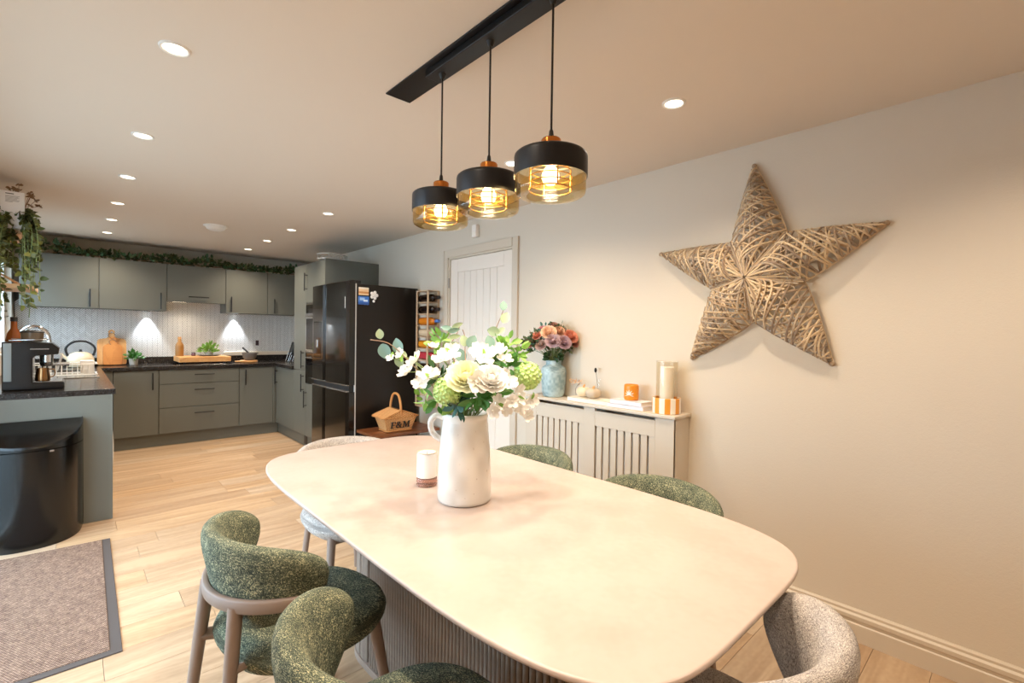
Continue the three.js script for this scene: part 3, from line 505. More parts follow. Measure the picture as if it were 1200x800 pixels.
const CHAIRS = [
  ['green', 0.525, -1.55, 97, 'green tweed dining chair on the doormat side of the table, nearer the kitchen'],
  ['green', 0.52, -0.87, 92, 'green tweed dining chair on the doormat side of the table, farther from the kitchen'],
  ['green', 1.53, -1.62, -92, 'green tweed dining chair in front of the radiator cover, nearer the white door'],
  ['green', 1.53, -0.94, -90, 'green tweed dining chair in front of the radiator cover end, nearer the star'],
  ['beige', 1.03, -2.27, 0, 'beige tweed dining chair at the kitchen end of the table'],
  ['beige', 1.02, -0.45, 180, 'beige tweed dining chair at the table end away from the kitchen'],
];
{
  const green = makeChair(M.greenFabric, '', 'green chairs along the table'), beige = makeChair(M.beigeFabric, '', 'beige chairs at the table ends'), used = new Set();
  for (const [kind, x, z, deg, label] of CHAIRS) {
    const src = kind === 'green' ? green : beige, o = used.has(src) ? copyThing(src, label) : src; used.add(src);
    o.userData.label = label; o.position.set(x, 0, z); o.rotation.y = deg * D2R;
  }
}

// ---------------------------------------------------------------- woven star on the wall
{
  const tips = [[2.195, -0.952], [1.818, -0.405], [1.205, -0.592], [1.202, -1.262], [1.803, -1.468]].map(([y, z]) => V(0, y, z));
  const notch = [[920, 271.6], [941, 329], [881, 376.5], [832, 338], [855, 284]].map(([x, y]) => onPlane(x, y, 'x', X1 - 0.075)).map((p) => V(0, p.y, p.z));
  const cen = onPlane(873, 325, 'x', X1 - 0.145), ctr = V(0, cen.y, cen.z);
  const g = thing('woven_star', 'large woven willow star hanging on the beige wall', 'wall decoration', [X1, ctr.y, ctr.z]);
  const local = (p) => V(0, p.y - ctr.y, p.z - ctr.z), HC = 0.145;
  const canes = ['#bda484', '#a48c72', '#cdb494', '#8f7b68', '#ad9a84', '#d2b996'].map((c) => S(c, 0.75));
  // ribbon along points, width across the surface
  function ribbon(f, n, w, th) {
    const pts = [], nor = []; for (let i = 0; i <= n; i++) { const q = f(i / n); pts.push(q[0]); nor.push(q[1]); }
    const pos = [], idx = [];
    for (let i = 0; i <= n; i++) {
      const t = pts[Math.min(n, i + 1)].clone().sub(pts[Math.max(0, i - 1)]).normalize(), nn = nor[i], s = V().crossVectors(t, nn).normalize().multiplyScalar(w / 2), m = nn.clone().multiplyScalar(th);
      for (const [a, b] of [[-1, 0], [-0.6, 1], [0.6, 1], [1, 0]]) { const p = pts[i].clone().addScaledVector(s, a).addScaledVector(m, b); pos.push(p.x, p.y, p.z); }
    }
    for (let i = 0; i < n; i++) for (let k = 0; k < 4; k++) { const a = i * 4 + k, b = i * 4 + (k + 1) % 4; idx.push(a, a + 4, b, b, a + 4, b + 4); }
    const q = new THREE.BufferGeometry(); q.setAttribute('position', new THREE.Float32BufferAttribute(pos, 3)); q.setIndex(idx); const o = q.toNonIndexed(); o.computeVertexNormals(); return o;
  }
  for (let k = 0; k < 5; k++) {
    const arm = part('arm', g), Tp = local(tips[k]), A = local(notch[(k + 4) % 5]), B = local(notch[k]), sn = 0.36;
    // edge curves of the kite: centre > notch > tip, bowed outwards
    const side = (N) => { const d = Tp.clone().sub(N).normalize(), o = V(0, d.z, -d.y); return o.dot(N) < 0 ? o.negate() : o; };
    const oA = side(A), oB = side(B);
    const edge = (N, o, s) => (s < sn ? N.clone().multiplyScalar(s / sn) : N.clone().lerp(Tp, (s - sn) / (1 - sn)).addScaledVector(o, 0.007 * Math.sin(Math.PI * Math.pow((s - sn) / (1 - sn), 0.8))));
    const heightEdge = (s) => (s < sn ? lerp(HC, 0.058, s / sn) : lerp(0.058, 0.018, Math.pow((s - sn) / (1 - sn), 0.6)));
    const surfPt = (s, t, lift = 0) => {
      const a = edge(A, oA, s), b = edge(B, oB, s), p = a.lerp(b, (t + 1) / 2), he = heightEdge(s), mid = s < sn ? lerp(HC, 0.152, s / sn) : lerp(0.152, 0.034, Math.pow((s - sn) / (1 - sn), 1.15));
      p.x = Math.min(-0.006, -(lerp(mid, he, Math.pow(Math.abs(t), 2.2)) + lift)); return p;
    };
    const normalAt = (s, t) => { const e = 0.02, s2 = clamp(s, 0.04, 0.96), t2 = clamp(t, -0.95, 0.95), a = surfPt(s2 + e, t2).sub(surfPt(s2 - e, t2)), b = surfPt(s2, t2 + e).sub(surfPt(s2, t2 - e)), n = V().crossVectors(a, b).normalize(); return n.x > 0 ? n.negate() : n; };
    const strip = (s0, t0, s1, t1, bow, w, lift, mats) => mesh('strip', ribbon((u) => { const s = clamp(lerp(s0, s1, u) + bow * Math.sin(u * Math.PI), 0.01, 0.985), t = clamp(lerp(t0, t1, u), -1, 1); return [surfPt(s, t, lift), normalAt(s, t)]; }, 9, w, 0.0035), mats[Math.floor(rnd() * mats.length)], arm);
    for (let i = 0; i < 12; i++) { const s = 0.08 + 0.84 * i / 12; strip(s, -0.95, clamp(s + (i % 2 ? 0.16 : -0.16), 0.04, 0.97), 0.95, 0, 0.012, -0.024, canes); }
    for (let i = 0; i < 15; i++) { const s = 0.13 + 0.80 * (i + rr(0.1, 0.7)) / 15, d = rr(0.10, 0.20) * (1 - s * 0.55); strip(clamp(s - d, 0.05, 0.975), -1, clamp(s + d, 0.05, 0.975), 1, 0.03, rr(0.008, 0.011), rr(0.003, 0.008), canes); }
    for (let i = 0; i < 15; i++) { const s = 0.13 + 0.80 * (i + rr(0.1, 0.7)) / 15, d = rr(0.08, 0.20) * (1 - s * 0.55); strip(clamp(s + d, 0.05, 0.975), -1, clamp(s - d, 0.05, 0.975), 1, 0.03, rr(0.008, 0.011), rr(-0.002, 0.004), canes); }
    for (let i = 0; i < 6; i++) { const s = 0.62 + 0.34 * i / 6; strip(s, -1, s + rr(-0.02, 0.02), 1, 0.01, rr(0.007, 0.009), 0.006, canes); }
    for (let i = 0; i < 7; i++) { const t = -0.78 + 1.56 * i / 6; strip(rr(0.08, 0.14), t, rr(0.66, 0.92), t * rr(0.5, 1.0) + rr(-0.12, 0.12), 0, rr(0.006, 0.009), rr(-0.003, 0.002), canes); }
    strip(0.012, -0.2, 0.34, -0.55, 0, 0.010, 0.004, canes); strip(0.012, 0.2, 0.34, 0.55, 0, 0.010, 0.004, canes); strip(0.012, 0, 0.4, 0.05, 0, 0.010, 0.002, canes);
    for (const sg of [-1, 1]) { strip(0.004, sg * 0.99, 0.36, sg * 0.985, 0, 0.014, 0.010, canes); strip(0.05, sg * 0.78, 0.36, sg * 0.86, 0, 0.009, 0.006, canes); strip(0.36, sg, 0.985, sg, 0, 0.010, -0.006, canes); }
    mesh('tip', new THREE.SphereGeometry(0.012, 10, 8).translate(-0.018, Tp.y * 0.985, Tp.z * 0.985), canes[1], arm);
  }
}


// ---------------------------------------------------------------- plants: small builders
function leafGeo(len, w, curl = 0.25, round = 1, nu = 5, nv = 2) {      // base at the origin, growing along +y, face to +z
  return surf(nu, nv, (u, v) => { const s = v * 2 - 1, ww = w / 2 * Math.pow(Math.sin(Math.PI * Math.pow(clamp(u * 0.97 + 0.02, 0, 1), round)), 0.75); return [s * ww, u * len, -curl * len * u * u + 0.18 * ww * s * s]; });
}
function orient(g, p, dir, roll = 0, s = 1) {
  const q = new THREE.Quaternion().setFromUnitVectors(V(0, 1, 0), dir.clone().normalize()).multiply(new THREE.Quaternion().setFromAxisAngle(V(0, 1, 0), roll));
  return g.clone().applyMatrix4(new THREE.Matrix4().compose(p, q, V(s, s, s)));
}
const rdir = (up = 0) => { const a = rnd() * 2 * Math.PI, z = rr(-1, 1), r = Math.sqrt(1 - z * z); return V(r * Math.cos(a), z + up, r * Math.sin(a)).normalize(); };
function rose(r, layers = [[3, 0.34, 0.0], [4, 0.52, 0.12], [5, 0.7, 0.3], [6, 0.86, 0.5], [6, 0.98, 0.85]], open = 1) {   // petals cupped round a centre, opening to +y
  const out = [new THREE.SphereGeometry(r * 0.3, 10, 8).translate(0, r * 0.35, 0)];
  layers.forEach(([n, rad, tilt], L) => {
    for (let i = 0; i < n; i++) {
      const a0 = (i + L * 0.37 + rnd() * 0.2) / n * 2 * Math.PI, wd = 4.4 / n;
      out.push(surf(5, 5, (u, v) => { const s = v * 2 - 1, a = a0 + s * wd * (0.55 + 0.6 * u * (1.25 - u)), k = r * rad * (0.25 + 0.75 * Math.pow(u, 0.6)) * (1 + tilt * open * 0.25 * u * u) + r * 0.05 * Math.cos(6 * s + L), y = r * (1.0 - tilt * 0.62) * Math.pow(u, 1.1) * (1 - 0.14 * s * s) * 1.0 - 0.1 * r * tilt * u * u * u; return [Math.cos(a) * k, y, Math.sin(a) * k]; }));
    }
  });
  return merge(out);
}
function blossom(r) {                                  // open ruffled flower with five wide petals
  const out = [new THREE.SphereGeometry(r * 0.14, 8, 6).translate(0, r * 0.2, 0)];
  for (let i = 0; i < 5; i++) { const a0 = (i + rnd() * 0.3) / 5 * 2 * Math.PI, lift = rr(0.25, 0.6); out.push(surf(5, 5, (u, v) => { const s = v * 2 - 1, w = 0.86 * Math.sin(Math.PI * (0.16 + 0.66 * u)), a = a0 + s * w * 0.95, k = r * u * (1 - 0.12 * s * s); return [Math.cos(a) * k, r * (lift * u * u + 0.1 * Math.cos(5 * s + i) * u), Math.sin(a) * k]; })); }
  return merge(out);
}
function hydrangea(r, n = 120) {
  const out = [new THREE.SphereGeometry(r * 0.8, 14, 10)], f = 0.23 * r;
  const floret = merge([0, 1, 2, 3].map((i) => leafGeo(f, f * 0.95, 0.15, 0.9, 3, 2).rotateX(Math.PI / 2 - 0.35).rotateY(i * Math.PI / 2)));
  for (let i = 0; i < n; i++) { const y = 1 - 2 * (i + 0.5) / n, q = Math.sqrt(1 - y * y), a = i * 2.39996; const d = V(q * Math.cos(a), y, q * Math.sin(a)); out.push(orient(floret, d.clone().multiplyScalar(r * rr(0.9, 1.02)), d, rnd() * 3)); }
  return merge(out);
}
const leafM = (c, t = 0.25) => P(c, 0.6, { transmission: t, thickness: 0, side: THREE.DoubleSide });
const G = { euca: leafM('#86a79b'), eucaPale: leafM('#a3b592'), fresh: leafM('#83b04c'), mid: leafM('#4f8a3c'), deep: leafM('#3c6138'), teal: leafM('#3d6c62'), olive: leafM('#6b7145'), ivy: leafM('#4b5626'), ivyLight: leafM('#7a7d34'), stem: S('#7a8a55', 0.7), stemBrown: S('#8a6a52', 0.7),
  white: P('#f7f5f0', 0.7, { transmission: 0.15, thickness: 0, side: THREE.DoubleSide }), cream: P('#f3f0cc', 0.7, { transmission: 0.15, thickness: 0, side: THREE.DoubleSide }), lime: P('#d0ea9c', 0.7, { transmission: 0.15, thickness: 0, side: THREE.DoubleSide }) };

// ---------------------------------------------------------------- things on the table
const JUG = V(1.0, 0.75, -1.315);
{
  const g = thing('white_jug', 'tall off-white glazed jug with small handle on the dining table', 'jug', JUG.toArray());
  mesh('body', lathe([[0, 0.002], [0.084, 0], [0.091, 0.004], [0.093, 0.014], [0.0925, 0.06], [0.090, 0.12], [0.086, 0.18], [0.081, 0.235], [0.0775, 0.272], [0.0765, 0.282], [0.079, 0.288], [0.0795, 0.297], [0.077, 0.302], [0.073, 0.300], [0.0715, 0.285], [0.074, 0.2], [0.08, 0.05], [0, 0.04]], 64), M.whiteGlaze, g);
  const hd = V(-0.74, 0, -0.67).normalize(), hp = (r, y) => hd.clone().multiplyScalar(r).setY(y);
  mesh('handle', tube([hp(0.074, 0.282), hp(0.098, 0.29), hp(0.118, 0.272), hp(0.117, 0.24), hp(0.100, 0.216), hp(0.079, 0.205)], 0.0105, 28, 10), M.whiteGlaze, g);
  const d0 = 1.65, B = (px, py, dd = 0) => at(px, py, d0 + dd), root = () => V(JUG.x + rr(-0.04, 0.04), 1.0, JUG.z + rr(-0.04, 0.04));
  const stemTo = (p, r = 0.0022, mat = G.stem, parent) => { const a = root(), m = a.clone().lerp(p, 0.5).add(V(0, 0.05, 0)); mesh('stem', tube([a, m, p], r, 12, 6), mat, parent); return m; };
  const outDir = (p, up = 0.5) => p.clone().sub(V(JUG.x, 1.06, JUG.z)).normalize().add(V(0, up, 0)).addScaledVector(fwd, -0.55).normalize();
  // roses
  for (const [px, py, dd, r, mat, label] of [[546, 440, -0.15, 0.056, G.cream, 'pale yellow garden rose in the white jug'], [576, 442, -0.16, 0.048, G.white, 'full white rose in the white jug']]) {
    const p = B(px, py, dd), f = thing('rose_stem', label, 'flower'); stemTo(p, 0.003, G.stem, f);
    mesh('bloom', orient(rose(r), p.clone().addScaledVector(outDir(p, 0.9), -r * 0.4), outDir(p, 0.7), rnd() * 6), mat, f);
    for (let i = 0; i < 3; i++) mesh('leaf', orient(leafGeo(0.06, 0.032), p.clone().addScaledVector(outDir(p), -0.03), rdir(0), rnd() * 6), G.mid, f);
  }
  // green hydrangeas
  for (const [px, py, dd, r, label] of [[525, 458, -0.10, 0.046, 'round lime green hydrangea at the jug rim'], [618, 440, 0.02, 0.047, 'round lime green hydrangea leaning out towards the blue vase']]) {
    const p = B(px, py, dd), f = thing('hydrangea_stem', label, 'flower'); stemTo(p, 0.003, G.stem, f); mesh('bloom', hydrangea(r).translate(p.x, p.y, p.z), G.lime, f);
    for (let i = 0; i < 2; i++) mesh('leaf', orient(leafGeo(0.075, 0.045), p.clone().lerp(V(JUG.x, 1.06, JUG.z), 0.35), rdir(0.1), rnd() * 6), G.fresh, f);
  }
  // white blossom sprays: several blooms on one stem
  const sprays = [
    [[487, 424, 0, 0.034], [503, 441, -0.04, 0.036], [478, 436, -0.02, 0.030], [493, 450, -0.05, 0.028]],
    [[519, 421, 0, 0.034], [529, 414, 0.02, 0.03], [508, 407, 0.03, 0.018]],
    [[567, 418, -0.02, 0.036], [583, 413, 0.02, 0.032], [591, 422, 0.0, 0.026], [560, 412, 0.03, 0.028]],
    [[558, 449, -0.12, 0.034], [535, 434, -0.03, 0.03]],
    [[596, 450, -0.06, 0.030], [606, 462, -0.04, 0.032], [588, 441, -0.05, 0.026]],
    [[610, 476, -0.02, 0.026], [623, 468, 0.0, 0.022], [618, 487, 0.0, 0.020]],
    [[583, 472, -0.10, 0.026], [576, 482, -0.11, 0.024], [592, 478, -0.09, 0.022], [600, 470, -0.09, 0.02]],
    [[470, 414, 0.03, 0.018], [458, 420, 0.02, 0.014]]];
  const sprayWhere = ['on the fridge side of the white jug', 'between the fridge side blossoms and the pale yellow rose', 'behind the full white rose in the jug', 'between the pale yellow rose and the full white rose', 'beside the hydrangea that leans to the blue vase', 'hanging below the hydrangea that leans to the blue vase', 'drooping over the jug rim below the full white rose', 'on the eucalyptus sprig across the black fridge'];
  for (const list of sprays) {
    const f = thing('blossom_spray', 'spray of white ruffled blossoms ' + sprayWhere[sprays.indexOf(list)], 'flower', [0, 0, 0], 0, 'white blossom sprays in the jug'), m = stemTo(B(...list[0].slice(0, 3)), 0.002, G.stem, f);
    list.forEach(([px, py, dd, r], i) => { const p = B(px, py, dd - 0.06); r *= 1.15; if (i) mesh('side_stem', tube([m, m.clone().lerp(p, 0.6).add(V(0, 0.01, 0)), p], 0.0013, 8, 5), G.stem, f); mesh('bloom', orient(blossom(r), p, outDir(p, 0.15).add(rdir().multiplyScalar(0.5)), rnd() * 6), G.white, f); mesh('bud_leaf', orient(leafGeo(0.03, 0.014), p, rdir(-0.2), 0), G.fresh, f); });
  }
  // eucalyptus: stem through given pixels with paired round leaves
  const eu = [
    [[[500, 445, 0], [478, 422, -0.02], [455, 402, -0.03], [434, 398, -0.02]], [[451, 412, 0.036, 200, 0], [466, 405, 0.034, 20, 0], [468, 424, 0.026, 190, 1], [445, 391, 0.022, 10, 1], [472, 415, 0.02, 250, 1]], 'eucalyptus sprig reaching out across the black fridge'],
    [[[560, 430, 0], [572, 405, 0.04], [582, 383, 0.06], [592, 358, 0.06]], [[590, 358, 0.021, 0, 0], [592, 372, 0.026, -25, 1], [578, 388, 0.028, 80, 1], [588, 387, 0.018, -50, 1], [574, 400, 0.028, 15, 0]], 'tallest eucalyptus sprig standing up before the white door'],
    [[[545, 432, 0], [545, 410, 0.05], [545, 395, 0.06], [542, 386, 0.06]], [[553, 400, 0.030, -30, 0], [544, 399, 0.026, 15, 1], [540, 416, 0.032, 20, 0]], 'short eucalyptus sprig with a broad leaf before the white door'],
    [[[535, 430, 0.02], [528, 405, 0.06], [535, 392, 0.08], [540, 378, 0.09]], [[536, 381, 0.026, -70, 1], [523, 384, 0.026, 80, 0], [532, 387, 0.028, -80, 0], [518, 392, 0.028, 85, 0], [533, 394, 0.026, -85, 1], [531, 403, 0.026, -80, 1]], 'eucalyptus sprig with narrow pale leaves before the wine rack']];
  for (const [path, leaves, label] of eu) {
    const f = thing('eucalyptus_sprig', label, 'foliage'), pts = [root(), ...path.map((q) => B(...q))];
    mesh('stem', tube(pts, 0.0016, 28, 6), G.stemBrown, f);
    for (const [px, py, len, ang, k] of leaves) { const dep = pts[2].clone().sub(V(0, EYE, 0)).dot(fwd), c = at(px, py, dep), dir = upv.clone().multiplyScalar(Math.cos(ang * D2R)).addScaledVector(rgt, -Math.sin(ang * D2R)); const base = c.clone().addScaledVector(dir, -len * 0.8); const lf = leafGeo(len * 1.6, len * 1.3 * (label.includes('narrow') ? 0.55 : 1.0), 0.12, 0.85, 8, 4); const X = V().crossVectors(dir, fwd.clone().negate()).normalize(), Z = V().crossVectors(X, dir).normalize().addScaledVector(X, rr(-0.5, 0.5)).normalize(); const X2 = V().crossVectors(dir, Z).normalize(); lf.applyMatrix4(new THREE.Matrix4().makeBasis(X2, dir, Z).setPosition(base)); mesh('leaf', lf, k ? G.eucaPale : G.euca, f); }
  }
  // leafy fillers
  const fillers = [[518, 400, 0.05, G.fresh, 26], [592, 405, 0.03, G.fresh, 34], [606, 415, 0.03, G.fresh, 26], [560, 465, -0.11, G.mid, 40], [535, 474, -0.09, G.teal, 26], [580, 462, -0.07, G.mid, 26], [596, 430, 0, G.mid, 18], [512, 470, -0.07, G.mid, 16], [545, 450, -0.03, G.teal, 26], [500, 470, -0.04, G.fresh, 12], [572, 430, 0.06, G.deep, 24], [515, 440, 0.04, G.deep, 20]];
  const f = thing('leafy_filler', 'mixed leafy green filler between the blooms in the white jug', 'foliage'); f.userData.kind = 'stuff';
  for (const [px, py, dd, mat, n] of fillers) {
    const c = B(px, py, dd); stemTo(c, 0.0018, G.stem, f);
    const ls = [], k = mat === G.fresh ? 0.75 : 1; for (let i = 0; i < n; i++) { const d = rdir(0.25), len = rr(0.03, 0.055) * k; ls.push(orient(leafGeo(len, len * rr(0.4, 0.58), 0.2), c.clone().addScaledVector(d, rr(0, 0.034)), d, rnd() * 6)); }
    mesh('foliage', merge(ls), mat, f);
  }
}
{
  const g = thing('pillar_candle', 'white candle on a ridged pink glass stand beside the jug', 'candle', [0.985, 0.75, -1.53]);
  mesh('glass_stand', lathe([[0, 0.004], [0.036, 0], [0.039, 0.004], [0.037, 0.012], [0.0395, 0.016], [0.037, 0.021], [0.039, 0.027], [0.036, 0.032], [0, 0.032]], 40), P('#d9a796', 0.08, { transmission: 0.75, thickness: 0.03, ior: 1.45 }), g);
  mesh('wax', lathe([[0, 0.118], [0.02, 0.119], [0.032, 0.124], [0.036, 0.122], [0.037, 0.116], [0.037, 0.034], [0.034, 0.032], [0, 0.032]], 40), M.wax, g);
  mesh('rim_band', lathe([[0.0355, 0.122], [0.0372, 0.124], [0.0355, 0.127], [0.034, 0.124], [0.0355, 0.122]], 40), S('#cbb59c', 0.4), g);
  mesh('wick', rod(V(0, 0.117, 0), V(0.002, 0.128, 0), 0.0012), M.black, g);
}

// ---------------------------------------------------------------- radiator cover
{
  const xf = 2.37, za = -2.41, zb = -1.275, yt = 0.897;
  const g = thing('radiator_cover', 'beige painted radiator cover with slatted panels against the long wall', 'radiator cover');
  mesh('top', rbox(xf - 0.016, X1 - 0.001, yt - 0.02, yt, za - 0.012, zb + 0.012, 0.005), M.trimPaint, g);
  for (const z of [za, zb - 0.018]) mesh('side', rbox(xf, X1 - 0.001, 0, yt - 0.021, z, z + 0.018, 0.002), M.trimPaint, g);
  const holes = [[-2.305, -1.888], [-1.802, -1.388]];
  for (const [a, b] of [[za, holes[0][0]], [holes[0][1], holes[1][0]], [holes[1][1], zb]]) mesh('stile', rbox(xf - 0.002, xf + 0.016, 0, yt - 0.021, a, b, 0.002), M.trimPaint, g);
  for (const [a, b] of holes) {
    for (const [c, d] of [[0.765, 0.858], [0.0, 0.13]]) mesh('rail', rbox(xf - 0.001, xf + 0.015, c, d, a, b, 0.002), M.trimPaint, g);
    const n = 8, w = (b - a) / n; for (let i = 0; i < n; i++) mesh('slat', rbox(xf + 0.002, xf + 0.014, 0.12, 0.775, a + i * w + 0.012, a + (i + 1) * w, 0.002), M.trimPaint, g);
  }
  const r = thing('radiator', 'white panel radiator inside the slatted cover', 'radiator');
  const fins = [rbox(2.415, 2.435, 0.17, 0.74, -2.29, -1.39, 0.004)]; mesh('panel', merge(fins), M.frameWhite, r);
  for (let i = 0; i < 22; i++) mesh('rib', rbox(2.408, 2.418, 0.19, 0.72, -2.26 + i * 0.039, -2.245 + i * 0.039, 0.003), M.frameWhite, r);
  mesh('bracket', rbox(2.435, X1 - 0.001, 0.2, 0.7, -2.2, -2.16, 0.002), M.frameWhite, r); mesh('bracket', rbox(2.435, X1 - 0.001, 0.2, 0.7, -1.52, -1.48, 0.002), M.frameWhite, r);
  mesh('pipe', rod(V(2.43, 0.0, -1.42), V(2.43, 0.18, -1.42), 0.008), M.frameWhite, r);

  // blue vase with dried-look roses
  const vp = V(2.452, yt, -2.225), v = thing('blue_vase', 'pale blue stoneware vase on the radiator cover', 'vase', vp.toArray());
  mesh('body', lathe([[0, 0.003], [0.062, 0], [0.07, 0.005], [0.078, 0.03], [0.083, 0.09], [0.086, 0.16], [0.085, 0.185], [0.079, 0.203], [0.062, 0.214], [0.055, 0.22], [0.0535, 0.243], [0.057, 0.247], [0.055, 0.25], [0.049, 0.247], [0.048, 0.22], [0.06, 0.2], [0, 0.19]], 56), M.blueGlaze, v);
  const dr = vp.clone().sub(V(0, EYE, 0)).dot(fwd), rc = ['#c9aeb4', '#bd9ea8', '#e39a82', '#efc9ac', '#e8ba9f', '#b58576', '#d899a0', '#ccb0a8', '#a9746a'].map((c) => P(c, 0.75, { side: THREE.DoubleSide }));
  const spots = [[648, 399, -0.08, 0, 0.036, 'dusky mauve rose in the blue vase, middle of the bunch'], [661, 401, -0.08, 1, 0.034, 'dusky mauve rose in the blue vase beside the coral rose'], [669, 394, -0.03, 2, 0.036, 'coral rose in the blue vase'], [643, 389, -0.05, 3, 0.036, 'peach rose in the blue vase'], [655, 388, -0.02, 4, 0.03, 'soft apricot rose behind the mauve roses'], [649, 382, 0.02, 5, 0.027, 'brown pink rose at the top of the bunch'], [629, 393, 0.0, 2, 0.024, 'small coral rose bud towards the white door'], [636, 386, 0.03, 6, 0.025, 'small pink rose bud behind the peach rose'], [634, 404, -0.02, 7, 0.028, 'faded beige rose low on the door side of the bunch'], [621, 403, 0.02, 5, 0.022, 'small brown pink rose drooping towards the white door'], [675, 402, 0.0, 8, 0.022, 'dark red rose bud low beside the coral rose']];
  for (const [px, py, dd, k, r0, label] of spots) {
    const f = thing('vase_rose', label, 'flower', [0, 0, 0], 0, 'roses in the blue vase'), p = at(px, py, dr + dd - 0.06); p.x = Math.min(p.x, X1 - r0 - 0.01);
    mesh('stem', tube([V(vp.x, yt + 0.23, vp.z), V(vp.x, yt + 0.25, vp.z).lerp(p, 0.5), p], 0.0022, 8, 5), G.stem, f);
    const d = p.clone().sub(V(vp.x, yt + 0.24, vp.z)).normalize().addScaledVector(fwd, -0.6).normalize(); mesh('bloom', orient(rose(r0 * 1.3), p.clone().addScaledVector(d, -r0 * 0.4), d, rnd() * 6), rc[k], f);
  }
  const gm = [G.olive, G.deep, leafM('#7c6a4a'), G.teal];
  const vg = thing('vase_greenery', 'muted green leaves filling the rose bunch in the blue vase', 'foliage'); vg.userData.kind = 'stuff';
  for (let k = 0; k < 18; k++) {
    const px = 618 + (k % 9) * 6.9, py = 407 - (k < 9 ? 20 : 7) * Math.sin((k % 9 + 0.5) / 9 * Math.PI) + rr(-3, 3), c = at(px, py, dr + rr(-0.05, 0.03)); c.x = Math.min(c.x, X1 - 0.06);
    mesh('stem', tube([V(vp.x, yt + 0.23, vp.z), V(vp.x, yt + 0.27, vp.z).lerp(c, 0.5), c], 0.002, 8, 5), G.stem, vg);
    const ls = []; for (let i = 0; i < 46; i++) { const d = rdir(0.1), len = rr(0.02, 0.036), q = c.clone().addScaledVector(d, rr(0.0, 0.045)); q.x = Math.min(q.x, X1 - 0.04); d.x = Math.min(d.x, 0.2); ls.push(orient(leafGeo(len, len * 0.55, 0.2), q, d.normalize(), rnd() * 6)); }
    mesh('foliage', merge(ls), gm[k % 4], vg);
  }
  { const ls = []; for (let i = 0; i < 90; i++) { const a = rnd() * 6.283, d = V(Math.cos(a), rr(-0.35, 0.4), Math.sin(a)).normalize(), len = rr(0.025, 0.045); ls.push(orient(leafGeo(len, len * 0.6, 0.3), V(vp.x + Math.cos(a) * 0.04, yt + rr(0.255, 0.30), vp.z + Math.sin(a) * 0.04), V(Math.min(d.x, 0.3), d.y, d.z).normalize(), rnd() * 6)); } mesh('foliage', merge(ls), G.deep, vg); }

  // book with ceramic pumpkins, reed bottle
  function book(label, x0, x1, y, z0, z1, h, color, group, turn = 0) {
    const b = thing('book', label, 'book', [(x0 + x1) / 2, y, (z0 + z1) / 2], turn, group), w = (x1 - x0) / 2, l = (z1 - z0) / 2;
    mesh('cover', merge([rbox(-w, w, 0, 0.003, -l, l, 0.001), rbox(-w, w, h - 0.003, h, -l, l, 0.001), rbox(-w, -w + 0.004, 0, h, -l, l, 0.001)]), S(color, 0.5), b);
    mesh('pages', rbox(-w + 0.003, w - 0.004, 0.003, h - 0.003, -l + 0.004, l - 0.004, 0.001), M.paper, b); return b;
  }
  const bk = book('white book lying flat under the ceramic pumpkins', 2.372, 2.50, yt, -2.03, -1.70, 0.026, '#efe6d6', 'books on the radiator cover');
  const font = await new FontLoader().loadAsync('fonts/droid/droid_serif_bold.typeface.json');
  const pumpkin = (label, x, y, z, r, sy, mat, stemM) => { const p = thing('ceramic_pumpkin', label, 'ornament', [x, y, z], 0, 'ornaments on the white book'); mesh('body', surf(56, 20, (u, v) => { const a = u * 2 * Math.PI, t = v * Math.PI, q = r * (1 + 0.05 * Math.abs(Math.cos(4 * a))) * Math.pow(Math.sin(t), 0.75); return [Math.cos(a) * q, r * sy * (1 - Math.cos(t) * 1) * 1 * (1 - 0.12 * Math.exp(-((t - Math.PI) ** 2) * 6)), Math.sin(a) * q]; }), mat, p); mesh('stem', tube([V(0, r * sy * 1.7, 0), V(0.003, r * sy * 2.05, 0), V(0.01, r * sy * 2.3, 0.004)], 0.006, 8, 8), stemM, p); return p; };
  pumpkin('smooth cream ceramic pumpkin on the white book beside the vase', 2.445, yt + 0.026, -1.955, 0.044, 0.78, S('#e6cfae', 0.5), M.board);
  pumpkin('speckled grey beige ceramic pumpkin on the white book', 2.43, yt + 0.026, -1.865, 0.047, 0.72, S('#c9b7a0', 0.7), M.board);
  { const b = thing('reed_bottle', 'small clear bottle with one dark reed bud behind the pumpkins', 'bottle', [2.502, yt, -1.87]);
    mesh('glass', lathe([[0, 0], [0.026, 0], [0.028, 0.01], [0.028, 0.06], [0.012, 0.085], [0.011, 0.145], [0.013, 0.148]], 28), M.glass, b);
    mesh('reed', rod(V(0, 0.01, 0), V(0.0, 0.19, -0.03), 0.0012), M.black, b); mesh('bud', new THREE.SphereGeometry(0.011, 12, 10).scale(0.8, 1.5, 0.8).translate(0, 0.2, -0.033), M.black, b); }
  { const f = thing('dried_sprig', 'wispy peach dried grass sprig between vase and pumpkins', 'dried flower', [2.47, yt, -2.03]); const ls = []; for (let i = 0; i < 60; i++) ls.push(orient(leafGeo(0.014, 0.007), V(rr(-0.015, 0.015), 0.115 + rr(-0.012, 0.014), rr(-0.06, 0.05)), rdir(0.2), rnd() * 6)); mesh('stem', tube([V(0, 0.002, 0.0), V(0, 0.07, -0.01), V(0, 0.115, 0.03)], 0.0015, 10, 5), G.stemBrown, f); const m = mesh('seed_heads', merge(ls), S('#e0b994', 0.8, { side: THREE.DoubleSide }), f); m.userData.kind = 'stuff'; }
  // two books and the orange candle pot
  book('pale lilac book at the bottom under the orange candle', 2.375, 2.50, yt, -1.715, -1.475, 0.022, '#e4dfe4', 'books on the radiator cover', 0.03);
